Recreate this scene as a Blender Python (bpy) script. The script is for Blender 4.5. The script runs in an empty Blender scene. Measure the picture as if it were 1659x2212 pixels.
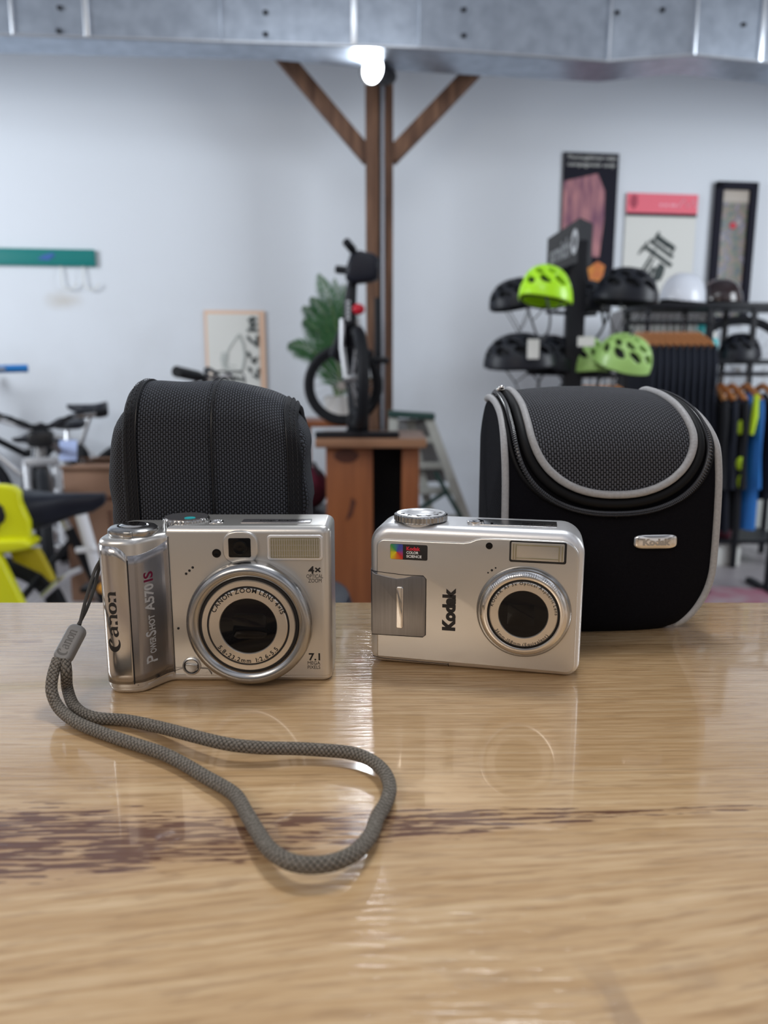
import bpy, bmesh, math, random
from mathutils import Vector, Matrix, Euler, noise
PI = math.pi; R = math.radians
random.seed(7)
SC = bpy.context.scene; COL = SC.collection

# ---------------------------------------------------------------- camera
FPX, TH, CH = 1640.0, R(10.6), 0.125          # focal length in pixels, pitch down, height above the counter top
FLOOR = -0.92
cam_d = bpy.data.cameras.new('camera'); cam = bpy.data.objects.new('camera', cam_d); COL.objects.link(cam)
cam_d.sensor_fit = 'VERTICAL'; cam_d.sensor_height = 36.0; cam_d.sensor_width = 27.0
cam_d.lens = FPX / 2212 * 36.0
cam.location = (0, 0, CH); cam.rotation_euler = (PI/2 - TH, 0, 0)
cam_d.clip_start = 0.01; cam_d.clip_end = 60
cam_d.dof.use_dof = True; cam_d.dof.focus_distance = 0.31; cam_d.dof.aperture_fstop = 10.5
SC.camera = cam

# ---------------------------------------------------------------- world, lights, exposure
w = bpy.data.worlds.new('room'); SC.world = w; w.use_nodes = True
nt = w.node_tree; nt.nodes.clear()
out = nt.nodes.new('ShaderNodeOutputWorld'); bg = nt.nodes.new('ShaderNodeBackground')
tc = nt.nodes.new('ShaderNodeTexCoord'); sx = nt.nodes.new('ShaderNodeSeparateXYZ'); cr = nt.nodes.new('ShaderNodeValToRGB')
ma = nt.nodes.new('ShaderNodeMath'); ma.operation = 'MULTIPLY_ADD'; ma.inputs[1].default_value = .5; ma.inputs[2].default_value = .5
nt.links.new(tc.outputs['Generated'], sx.inputs[0]); nt.links.new(sx.outputs['Z'], ma.inputs[0]); nt.links.new(ma.outputs[0], cr.inputs[0])
e = cr.color_ramp.elements
e[0].position = 0.30; e[0].color = (.20, .16, .13, 1)
e[1].position = 0.80; e[1].color = (.52, .55, .62, 1)
k = cr.color_ramp.elements.new(.52); k.color = (.42, .38, .35, 1)
# stand-in for the unseen room: dim and bright noise patches added for reflections
wn = nt.nodes.new('ShaderNodeTexNoise'); wn.inputs['Scale'].default_value = 2.6; wn.inputs['Detail'].default_value = 2.0
wr = nt.nodes.new('ShaderNodeMapRange'); wr.inputs[1].default_value = .42; wr.inputs[2].default_value = .60; wr.inputs[3].default_value = .38; wr.inputs[4].default_value = 1.35
wx_ = nt.nodes.new('ShaderNodeMix'); wx_.data_type = 'RGBA'; wx_.blend_type = 'MULTIPLY'; wx_.inputs[0].default_value = 1.0
nt.links.new(tc.outputs['Generated'], wn.inputs['Vector']); nt.links.new(wn.outputs[0], wr.inputs[0])
nt.links.new(cr.outputs[0], wx_.inputs[6]); nt.links.new(wr.outputs[0], wx_.inputs[7])
nt.links.new(wx_.outputs[2], bg.inputs[0]); nt.links.new(bg.outputs[0], out.inputs[0]); bg.inputs[1].default_value = .92

def area(name, loc, target, sx_, sy_, power, col):
    l = bpy.data.lights.new(name, 'AREA'); l.shape = 'RECTANGLE'; l.size = sx_; l.size_y = sy_
    l.energy = power; l.color = col
    o = bpy.data.objects.new(name, l); COL.objects.link(o); o.location = loc
    o.rotation_euler = (Vector(target) - Vector(loc)).to_track_quat('-Z', 'Y').to_euler()
    return o
area('room_light_left', (-3.3, 1.9, 1.1), (0.2, 4.9, 0.8), 1.2, 1.4, 74, (.88, .94, 1))
area('room_light_right', (3.6, 2.2, 1.1), (0.4, 4.8, 0.8), 1.2, 1.4, 65, (.88, .94, 1))
area('room_light_high', (0.0, 1.6, 1.95), (0.1, 4.6, 0.3), 1.6, .3, 9, (.90, .95, 1))
area('ceiling_light_near', (0.3, .9, 1.7), (0.05, .30, 0), .5, .25, 14, (.93, .97, 1))
area('ceiling_light_behind', (-0.9, -1.2, 1.3), (0, .35, 0), .9, .6, 10, (1, .86, .70))
SC.view_settings.view_transform = 'Standard'; SC.view_settings.look = 'None'
SC.view_settings.exposure = 0.0; SC.view_settings.gamma = 1.0; SC.view_settings.use_curve_mapping = False

# ---------------------------------------------------------------- where a pixel of the photograph lies in the place
def ray(px, py):
    x = (px - 829.5) / FPX; y = -(py - 1106) / FPX
    return Vector((x, math.cos(TH) + y*math.sin(TH), -math.sin(TH) + y*math.cos(TH)))
CAM = Vector((0, 0, CH))
def at(px, py, Y):
    r = ray(px, py); return CAM + r * (Y / r.y)
def tab(px, py, z=0.0):
    r = ray(px, py); return CAM + r * ((z - CH) / r.z)
WALL_Y, WALL_T = 4.75, 0.13
WALL_A = math.atan(WALL_T)
def wallpt(px, py, off=0.0):
    r = ray(px, py); s = (WALL_Y - off) / (r.y - r.x*WALL_T); return CAM + r*s
def onplane(px, py, loc, yaw, yl=0.0):
    """pixel -> local (x, z) on the plane y = yl of an upright thing turned by yaw"""
    n = Vector((-math.sin(yaw), math.cos(yaw), 0)); L = Vector(loc)
    r = ray(px, py); s = (n.dot(L - CAM) + yl) / n.dot(r); P = CAM + r*s - L
    return (P.x*math.cos(yaw) + P.y*math.sin(yaw), P.z)

# ---------------------------------------------------------------- materials
def mat(name, col=(.5, .5, .5), rough=.5, metal=0.0, spec=.5, coat=0.0, emit=None, estr=0.0, trans=0.0, ior=1.45, aniso=0, sheen=0, alpha=1):
    m = bpy.data.materials.new(name); m.use_nodes = True
    b = m.node_tree.nodes['Principled BSDF']
    b.inputs['Base Color'].default_value = (*col, 1); b.inputs['Roughness'].default_value = rough
    b.inputs['Metallic'].default_value = metal; b.inputs['Specular IOR Level'].default_value = spec
    b.inputs['Coat Weight'].default_value = coat; b.inputs['Coat Roughness'].default_value = .06
    b.inputs['Transmission Weight'].default_value = trans; b.inputs['IOR'].default_value = ior
    b.inputs['Sheen Weight'].default_value = sheen; b.inputs['Alpha'].default_value = alpha
    if emit: b.inputs['Emission Color'].default_value = (*emit, 1); b.inputs['Emission Strength'].default_value = estr
    return m
class NG:
    """small helper to wire shader nodes"""
    def __init__(s, m): s.t = m.node_tree; s.b = s.t.nodes.get('Principled BSDF')
    def n(s, typ, ins=None, **kw):
        d = s.t.nodes.new(typ)
        for k_, v in kw.items(): setattr(d, k_, v)
        for k_, v in (ins or {}).items():
            if isinstance(v, bpy.types.NodeSocket): s.t.links.new(v, d.inputs[k_])
            else: d.inputs[k_].default_value = v
        return d
    def math(s, op, a, b=0.0, c=0.0, clamp=False):
        d = s.n('ShaderNodeMath', {0: a, 1: b, 2: c}, operation=op); d.use_clamp = clamp; return d.outputs[0]
    def mix(s, f, a, b):
        d = s.n('ShaderNodeMix', data_type='RGBA')
        for k_, v in ((0, f), (6, a), (7, b)):
            if isinstance(v, bpy.types.NodeSocket): s.t.links.new(v, d.inputs[k_])
            else: d.inputs[k_].default_value = v if k_ == 0 else (*v, 1)[:4]
        return d.outputs[2]
    def ramp(s, f, stops, interp='LINEAR'):
        d = s.n('ShaderNodeValToRGB', {0: f}); c = d.color_ramp; c.interpolation = interp
        while len(c.elements) < len(stops): c.elements.new(.5)
        for e_, (p, q) in zip(c.elements, stops): e_.position = p; e_.color = (*q, 1) if len(q) == 3 else q
        return d.outputs[0]
    def sr(s, f, a, b):   # smooth 0..1
        d = s.n('ShaderNodeMapRange', {0: f, 1: a, 2: b, 3: 0.0, 4: 1.0}, interpolation_type='SMOOTHSTEP'); return d.outputs[0]
    def link(s, a, name): s.t.links.new(a, s.b.inputs[name])
    def bump(s, h, dist, strength=1.0):
        d = s.n('ShaderNodeBump', {'Height': h, 'Distance': dist, 'Strength': strength}); s.t.links.new(d.outputs[0], s.b.inputs['Normal']); return d

def noise_mat(name, c1, c2, scale=8, stretch=(1, 1, 1), rough=.5, metal=0.0, bump=0.0, detail=4, coat=0.0, spec=.5, lo=.35, hi=.65):
    m = mat(name, c1, rough, metal, spec, coat); g = NG(m)
    co = g.n('ShaderNodeTexCoord'); mp = g.n('ShaderNodeMapping', {0: co.outputs['Object']}); mp.inputs['Scale'].default_value = stretch
    nz = g.n('ShaderNodeTexNoise', {'Vector': mp.outputs[0], 'Scale': scale, 'Detail': detail})
    g.link(g.ramp(nz.outputs[0], [(lo, c1), (hi, c2)]), 'Base Color')
    if bump: g.bump(nz.outputs[0], bump)
    return m

def weave_mat(name, c_thread, c_gap, w_=.0018, h_=.0010, mortar=.28, bump=.00035, rough=.5, spec=.5):
    """woven nylon: UV in metres, threads are short rounded bricks running along v"""
    m = mat(name, c_thread, rough, 0, spec); g = NG(m)
    uv = g.n('ShaderNodeUVMap'); s = g.n('ShaderNodeSeparateXYZ', {0: uv.outputs[0]})
    nzv = g.n('ShaderNodeTexNoise', {'Vector': uv.outputs[0], 'Scale': 60.0, 'Detail': 2.0})
    u = g.math('MULTIPLY_ADD', nzv.outputs[0], .0006, s.outputs[0])
    col = g.math('DIVIDE', u, h_); ci = g.math('FLOOR', col); cf = g.math('SUBTRACT', col, ci)
    odd = g.math('MODULO', g.math('ABSOLUTE', ci), 2.0)
    row = g.math('ADD', g.math('DIVIDE', s.outputs[1], w_), g.math('MULTIPLY', odd, .5)); rf = g.math('FRACT', row)
    a = g.math('SINE', g.math('MULTIPLY', cf, PI)); b = g.math('SINE', g.math('MULTIPLY', rf, PI))
    h = g.math('POWER', g.math('MULTIPLY', g.math('ABSOLUTE', a), g.math('ABSOLUTE', b)), .6)
    k_ = g.sr(h, mortar, mortar + .45)
    g.link(g.mix(k_, c_gap, c_thread), 'Base Color')
    g.bump(h, bump, .9)
    return m

M = {}
M['silver'] = mat('silver_metallic_paint', (.66, .64, .61), .30, .85, .5)
g = NG(M['silver']); co = g.n('ShaderNodeTexCoord'); nz = g.n('ShaderNodeTexNoise', {'Vector': co.outputs['Object'], 'Scale': 5200.0, 'Detail': 1.0})
g.bump(nz.outputs[0], .00003, .5)
M['bright_silver'] = mat('bright_silver_paint', (.80, .80, .81), .34, .75, .5)
g = NG(M['bright_silver']); co = g.n('ShaderNodeTexCoord'); nz = g.n('ShaderNodeTexNoise', {'Vector': co.outputs['Object'], 'Scale': 4200.0, 'Detail': 1.0})
g.bump(nz.outputs[0], .00004, .6)
M['chrome'] = mat('polished_chrome', (.80, .78, .76), .09, 1)
M['satin'] = mat('satin_steel', (.44, .435, .43), .22, 1)
M['grip_chrome'] = noise_mat('worn_grip_metal', (.60, .58, .56), (.50, .48, .47), 160, (1, 1, .12), .19, .95)
M['grip_dark'] = mat('dark_silver_plastic', (.33, .32, .33), .26, .85)
M['door_grey'] = noise_mat('brushed_dark_grey', (.25, .24, .24), (.29, .28, .28), 900, (1, 1, .05), .30, .85)
M['black_gloss'] = mat('black_glass', (.004, .004, .005), .05, 0, .3)
M['black_plastic'] = mat('black_plastic', (.012, .012, .014), .4)
M['black_satin'] = mat('black_satin_paint', (.008, .009, .013), .45, spec=.3)
M['print_black'] = mat('black_print', (.018, .016, .016), .5)
M['print_white'] = mat('white_print', (.85, .85, .85), .5)
M['print_magenta'] = mat('magenta_print', (.33, .02, .09), .5)
M['print_red'] = mat('red_print', (.75, .03, .06), .5)
M['face_ring'] = mat('champagne_ring', (.70, .64, .56), .28, .85)
M['flash_glass'] = mat('flash_glass', (.30, .27, .17), .18, .25, .6, .5)
M['flash_glass2'] = mat('flash_reflector', (.52, .49, .44), .16, .45, .6, .5)
M['clear'] = mat('clear_glass', (1, 1, 1), .02, 0, .5, 0, trans=1, ior=1.3)
M['cord_thin'] = mat('thin_dark_cord', (.045, .04, .035), .8)
M['bead'] = mat('grey_rubber', (.23, .225, .22), .42)
M['bead_print'] = mat('engraved_grey', (.12, .115, .11), .5)
M['piping'] = noise_mat('grey_piping', (.40, .40, .41), (.34, .34, .35), 900, (1, 1, 1), .5, 0, .0002)
M['neoprene'] = noise_mat('black_neoprene', (.0022, .0022, .0040), (.0045, .0045, .0070), 2500, (1, 1, 1), .8, 0, .00015, spec=.12)
M['nylon'] = weave_mat('black_ballistic_nylon', (.060, .066, .082), (.0012, .0012, .002), .0019, .00115, .25, .0005, .6, .25)
M['nylon2'] = weave_mat('black_mesh_nylon', (.085, .088, .102), (.0010, .0010, .0016), .0021, .00125, .28, .0005, .65, .2)
M['nylon_side'] = weave_mat('black_side_nylon', (.020, .021, .027), (.0008, .0008, .0012), .0021, .00125, .28, .0005, .8, .08)
M['tape'] = weave_mat('black_binding_tape', (.014, .015, .020), (.003, .003, .004), .0012, .0007, .2, .0002, .6, .25)
M['zip_teeth'] = mat('black_nylon_zip', (.05, .052, .06), .28)
M['stitch'] = mat('black_thread', (.022, .023, .027), .6)
M['fork_grey'] = mat('pale_grey_paint', (.46, .47, .50), .3, .2)
# braided cord: UV u around (0..1), v along in metres
M['cord'] = mat('grey_braided_cord', (.2, .19, .17), .75, 0, .3); g = NG(M['cord'])
uv = g.n('ShaderNodeUVMap'); s_ = g.n('ShaderNodeSeparateXYZ', {0: uv.outputs[0]})
a1 = g.math('ADD', g.math('MULTIPLY', s_.outputs[1], 620.0), g.math('MULTIPLY', s_.outputs[0], 7.0))
a2 = g.math('SUBTRACT', g.math('MULTIPLY', s_.outputs[1], 620.0), g.math('MULTIPLY', s_.outputs[0], 7.0))
h1 = g.math('ABSOLUTE', g.math('SINE', g.math('MULTIPLY', a1, PI))); h2 = g.math('ABSOLUTE', g.math('SINE', g.math('MULTIPLY', a2, PI)))
hh = g.math('MULTIPLY', h1, h2)
co = g.n('ShaderNodeTexCoord'); nz = g.n('ShaderNodeTexNoise', {'Vector': co.outputs['Object'], 'Scale': 1500.0, 'Detail': 2.0})
c_ = g.mix(g.sr(hh, .05, .55), (.050, .043, .035), (.215, .188, .155))
c2 = g.mix(g.sr(nz.outputs[0], .52, .72), c_, (.27, .24, .205))
g.link(c2, 'Base Color'); g.bump(hh, .0003, .9)

# varnished counter: pale boards, grain along x, brown spalting band, swirl in the near right corner
def counter_material():
    m = mat('varnished_pale_wood', (.6, .42, .25), .2, 0, .5, .6); g = NG(m)
    co = g.n('ShaderNodeTexCoord'); P = co.outputs['Object']; s = g.n('ShaderNodeSeparateXYZ', {0: P}); X, Y = s.outputs[0], s.outputs[1]
    # swirl distortion near the front right
    dx = g.math('SUBTRACT', X, .055); dy = g.math('SUBTRACT', Y, .118)
    rr = g.math('SQRT', g.math('ADD', g.math('MULTIPLY', g.math('MULTIPLY', dx, dx), .45), g.math('MULTIPLY', dy, dy)))
    sw = g.math('SUBTRACT', 1.0, g.sr(rr, .01, .055))
    wn = g.n('ShaderNodeTexNoise', {'Vector': P, 'Scale': 5.0, 'Detail': 2.0})
    wob = g.math('MULTIPLY', g.math('SUBTRACT', wn.outputs[0], .5), .011)
    wob2 = g.math('MULTIPLY', sw, .005)
    slope = g.math('MULTIPLY', X, -.03)
    slf = g.math('MULTIPLY_ADD', g.math('SUBTRACT', 1.0, g.sr(Y, .155, .215)), -.13, -.03)
    slw = g.math('MULTIPLY', X, slf)
    Yw = g.math('ADD', g.math('ADD', g.math('ADD', Y, wob), wob2), slw)
    v = g.n('ShaderNodeCombineXYZ', {0: g.math('MULTIPLY', X, .05), 1: Yw, 2: 0.0})
    gr = g.n('ShaderNodeTexNoise', {'Vector': v.outputs[0], 'Scale': 430.0, 'Detail': 4.0, 'Roughness': .6})
    gr2 = g.n('ShaderNodeTexNoise', {'Vector': v.outputs[0], 'Scale': 95.0, 'Detail': 2.0})
    v3 = g.n('ShaderNodeCombineXYZ', {0: g.math('MULTIPLY', X, .12), 1: Yw, 2: 2.0})
    fine = g.n('ShaderNodeTexNoise', {'Vector': v3.outputs[0], 'Scale': 520.0, 'Detail': 3.0})
    base = g.ramp(gr.outputs[0], [(.30, (.47, .285, .135)), (.5, (.61, .405, .215)), (.70, (.72, .52, .31))])
    base = g.mix(g.math('MULTIPLY', g.sr(gr2.outputs[0], .50, .64), .38), base, (.50, .31, .15))
    base = g.mix(g.math('MULTIPLY', g.sr(fine.outputs[0], .50, .66), .42), base, (.34, .20, .10))
    # boards: joints along x and tone steps
    def board(y0, w_):
        d = g.math('ABSOLUTE', g.math('SUBTRACT', g.math('ADD', Y, slope), y0)); return g.math('SUBTRACT', 1.0, g.sr(d, w_*.3, w_))
    ydir = g.math('ADD', Y, slope)
    t1 = g.sr(ydir, .219, .2205); t2 = g.sr(ydir, .330, .3305)
    base = g.mix(g.math('MULTIPLY', g.math('MULTIPLY', t1, g.math('SUBTRACT', 1.0, t2)), .30), base, (.47, .29, .14))
    base = g.mix(g.math('MULTIPLY', board(.2198, .0006), .35), base, (.22, .12, .06))
    base = g.mix(g.math('MULTIPLY', board(.3303, .0006), .5), base, (.22, .12, .06))
    # spalting: short brown dashes in a band that narrows to the right
    vd = g.n('ShaderNodeCombineXYZ', {0: g.math('MULTIPLY', X, .075), 1: g.math('MULTIPLY_ADD', X, -.045, Y), 2: 5.0})
    ds = g.n('ShaderNodeTexNoise', {'Vector': vd.outputs[0], 'Scale': 880.0, 'Detail': 2.5, 'Roughness': .5})
    vb = g.n('ShaderNodeCombineXYZ', {0: g.math('MULTIPLY', X, .4), 1: Y, 2: 9.0})
    bs = g.n('ShaderNodeTexNoise', {'Vector': vb.outputs[0], 'Scale': 42.0, 'Detail': 2.0})
    cen = g.math('MULTIPLY_ADD', X, .090, .1915)                      # centre line of the band
    hw = g.math('MAXIMUM', g.math('MULTIPLY_ADD', X, -.085, .0085), .0022)
    dd = g.math('DIVIDE', g.math('ABSOLUTE', g.math('SUBTRACT', Y, cen)), hw)
    band = g.math('SUBTRACT', 1.0, g.sr(dd, .45, 1.5))
    left = g.math('SUBTRACT', 1.0, g.sr(X, -.10, .16))
    thr = g.math('SUBTRACT', .70, g.math('MULTIPLY', band, g.math('MULTIPLY_ADD', left, .155, .12)))
    dash = g.sr(g.math('SUBTRACT', g.math('MULTIPLY_ADD', g.math('SUBTRACT', bs.outputs[0], .5), .34, ds.outputs[0]), thr), 0.0, .05)
    dash = g.math('MULTIPLY', dash, g.sr(band, 0.02, .25))
    wash = g.math('MULTIPLY', g.math('MULTIPLY', band, left), .42)
    base = g.mix(wash, base, (.36, .20, .12))
    base = g.mix(g.math('MULTIPLY', dash, .86), base, (.10, .035, .026))
    # greyish figure in the knot swirl
    kn = g.n('ShaderNodeTexNoise', {'Vector': P, 'Scale': 34.0, 'Detail': 4.0, 'Distortion': 1.6})
    near = g.math('MULTIPLY', g.math('SUBTRACT', 1.0, g.sr(Y, .128, .150)), g.sr(X, -.01, .03))
    base = g.mix(g.math('MULTIPLY', g.math('MULTIPLY', near, g.sr(kn.outputs[0], .47, .60)), .50), base, (.30, .20, .13))
    g.link(base, 'Base Color')
    # varnish: slightly wavy along the grain, mostly smooth
    vr = g.n('ShaderNodeCombineXYZ', {0: g.math('MULTIPLY', X, .06), 1: Y, 2: 1.0})
    rp = g.n('ShaderNodeTexNoise', {'Vector': vr.outputs[0], 'Scale': 700.0, 'Detail': 3.0})
    rp2 = g.n('ShaderNodeTexNoise', {'Vector': P, 'Scale': 420.0, 'Detail': 2.0})
    h = g.math('ADD', g.math('MULTIPLY', rp.outputs[0], 1.0), g.math('MULTIPLY', rp2.outputs[0], .12))
    g.bump(h, .00030, .9)
    rv = g.n('ShaderNodeMapRange', {0: gr.outputs[0], 1: .3, 2: .7, 3: .13, 4: .22}); g.link(rv.outputs[0], 'Roughness')
    return m
M['counter'] = counter_material()
def wall_material():
    m = mat('white_painted_wall', (.74, .77, .82), .7, 0, .3); g = NG(m)
    co = g.n('ShaderNodeTexCoord'); P = co.outputs['Object']
    nz = g.n('ShaderNodeTexNoise', {'Vector': P, 'Scale': 1.3, 'Detail': 5.0})
    n2 = g.n('ShaderNodeTexNoise', {'Vector': P, 'Scale': 9.0, 'Detail': 5.0})
    s = g.n('ShaderNodeSeparateXYZ', {0: P})
    low = g.math('SUBTRACT', 1.0, g.sr(s.outputs[2], .7, 1.9))        # greyer mottling lower on the wall
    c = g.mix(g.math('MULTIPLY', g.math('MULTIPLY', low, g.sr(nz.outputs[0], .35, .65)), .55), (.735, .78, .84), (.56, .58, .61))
    # one brown smudge under the teal board
    p0 = wallpt(140, 650); cx = wall_local(p0)
    d = g.math('SQRT', g.math('ADD', g.math('POWER', g.math('MULTIPLY', g.math('SUBTRACT', s.outputs[0], cx[0]), .55), 2.0), g.math('POWER', g.math('SUBTRACT', s.outputs[2], cx[1]), 2.0)))
    sm = g.math('MULTIPLY', g.math('SUBTRACT', 1.0, g.sr(g.math('MULTIPLY_ADD', n2.outputs[0], .07, d), .03, .11)), .55)
    c = g.mix(sm, c, (.45, .38, .27))
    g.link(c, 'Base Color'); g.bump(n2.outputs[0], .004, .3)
    return m
def wall_local(p):      # wall object sits at (0, WALL_Y, FLOOR), turned by WALL_A
    d = p - Vector((0, WALL_Y, FLOOR)); return (d.x*math.cos(WALL_A) + d.y*math.sin(WALL_A), d.z)
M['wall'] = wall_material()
M['duct'] = noise_mat('galvanised_steel', (.33, .38, .46), (.42, .48, .57), 15, (1, 1, 1), .36, .8, .0006, 6)
M['duct_seam'] = mat('duct_seam', (.62, .66, .72), .3, .9)
M['post_wood'] = noise_mat('rough_brown_timber', (.20, .105, .062), (.085, .042, .026), 7, (5, 5, .5), .75, 0, .003, 6)
M['cab_wood'] = noise_mat('orange_pine', (.27, .088, .028), (.17, .050, .016), 5, (3, 3, .3), .42, 0, 0, 5)
M['cab_top'] = noise_mat('brown_tabletop', (.30, .155, .085), (.19, .09, .05), 6, (.5, 4, 4), .4)
M['knot'] = mat('dark_knot', (.075, .022, .012), .5)
M['floor'] = noise_mat('worn_concrete', (.30, .27, .29), (.42, .40, .41), 1.6, (1, 1, 1), .38, 0, .0, 6)
M['ceiling'] = mat('ceiling_paint', (.55, .56, .58), .8)
M['teal'] = mat('teal_paint', (.0, .20, .19), .45)
M['bluemark'] = mat('blue_paint', (.015, .10, .36), .5)
M['paper'] = mat('cream_paper', (.74, .75, .72), .7)
M['paper_grey'] = mat('grey_ink', (.50, .53, .51), .8)
M['paper_dark'] = mat('dark_ink', (.06, .075, .075), .8)
M['peach'] = mat('peach_border', (.80, .55, .40), .7)
M['pink'] = mat('pink_band', (.86, .16, .22), .6)
M['pinklight'] = mat('light_pink_print', (.90, .42, .50), .6)
M['pinkdark'] = mat('dark_pink_print', (.40, .05, .09), .6)
M['frame_dark'] = mat('dark_frame', (.016, .016, .026), .7, spec=.15)
M['cardboard'] = noise_mat('cardboard', (.27, .155, .10), (.22, .12, .075), 4, (1, 1, 1), .8)
M['tyre'] = mat('tyre_rubber', (.007, .008, .011), .6, spec=.3)
M['alu'] = mat('brushed_aluminium', (.62, .63, .65), .28, 1)
M['white_paint'] = mat('white_gloss_paint', (.78, .80, .84), .25, 0, .5, .3)
M['yellow'] = mat('bright_yellow_plastic', (.72, .74, .005), .32, 0, .5, .2)
M['yellow_dark'] = mat('mustard_plastic', (.42, .34, .005), .45)
M['saddle'] = mat('saddle_vinyl', (.008, .010, .019), .42, spec=.35)
M['blue'] = mat('blue_rubber', (.01, .17, .50), .5)
M['conduit'] = mat('grey_conduit', (.24, .25, .28), .4, .6)
M['orange'] = mat('amber_plastic', (.80, .36, .04), .3)
M['lime'] = mat('lime_helmet', (.46, .90, .01), .35, 0, .5, .2)
M['palegreen'] = mat('pale_green_helmet', (.40, .66, .20), .35, 0, .5, .2)
M['helmet_black'] = mat('black_helmet', (.011, .013, .020), .4, spec=.35)
M['helmet_brown'] = mat('dark_maroon_helmet', (.022, .012, .014), .2, 0, .5, .5)
M['helmet_white'] = mat('white_helmet', (.68, .72, .80), .3, 0, .5, .3)
M['liner'] = mat('helmet_liner', (.010, .011, .014), .8)
M['webbing'] = mat('dark_webbing', (.04, .042, .048), .7)
M['leaf'] = noise_mat('palm_leaf', (.022, .085, .030), (.055, .16, .06), 9, (1, 1, 1), .5)
M['stem'] = mat('palm_stem', (.10, .17, .05), .6)
M['pot'] = mat('white_ceramic', (.62, .63, .62), .35)
M['hanger_wood'] = noise_mat('hanger_wood', (.64, .31, .13), (.52, .23, .085), 20, (1, 1, 1), .4)
M['navy'] = noise_mat('navy_cloth', (.0025, .004, .010), (.007, .011, .024), 12, (6, 6, .4), .85)
M['black_cloth'] = noise_mat('black_cloth', (.003, .004, .007), (.007, .008, .012), 12, (6, 6, .4), .85)
M['blue_cloth'] = noise_mat('blue_cloth', (.005, .13, .42), (.01, .09, .32), 10, (6, 6, .4), .7)
M['lavender'] = mat('lavender_trim', (.26, .28, .42), .7)
M['lime_cloth'] = mat('lime_patch', (.50, .72, .02), .7)
M['red_plastic'] = mat('red_lens', (.55, .01, .03), .3)
M['maroon'] = noise_mat('maroon_cloth', (.14, .012, .035), (.05, .006, .015), 12, (1, 1, 1), .8)
M['teal_bottle'] = mat('turquoise_bottle', (.03, .42, .45), .35)
M['grey_panel'] = noise_mat('grey_panel', (.33, .33, .34), (.22, .21, .21), 4, (1, 1, 1), .7)
M['ladder'] = noise_mat('pale_painted_wood', (.46, .47, .44), (.36, .36, .33), 6, (1, 1, 1), .6)
M['green_dark'] = mat('dark_green_paint', (.018, .055, .048), .5)
M['paper_blue'] = mat('pale_blue_paper', (.46, .56, .86), .8)
M['lamp_glow'] = mat('lamp_glow', (1, 1, 1), .5, emit=(.93, .97, 1), estr=14)
M['sign_grey'] = mat('grey_lettering', (.45, .47, .50), .6)
M['rug'] = noise_mat('worn_red_rug', (.30, .06, .12), (.34, .26, .28), 6, (1, 1, 1), .9)

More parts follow.
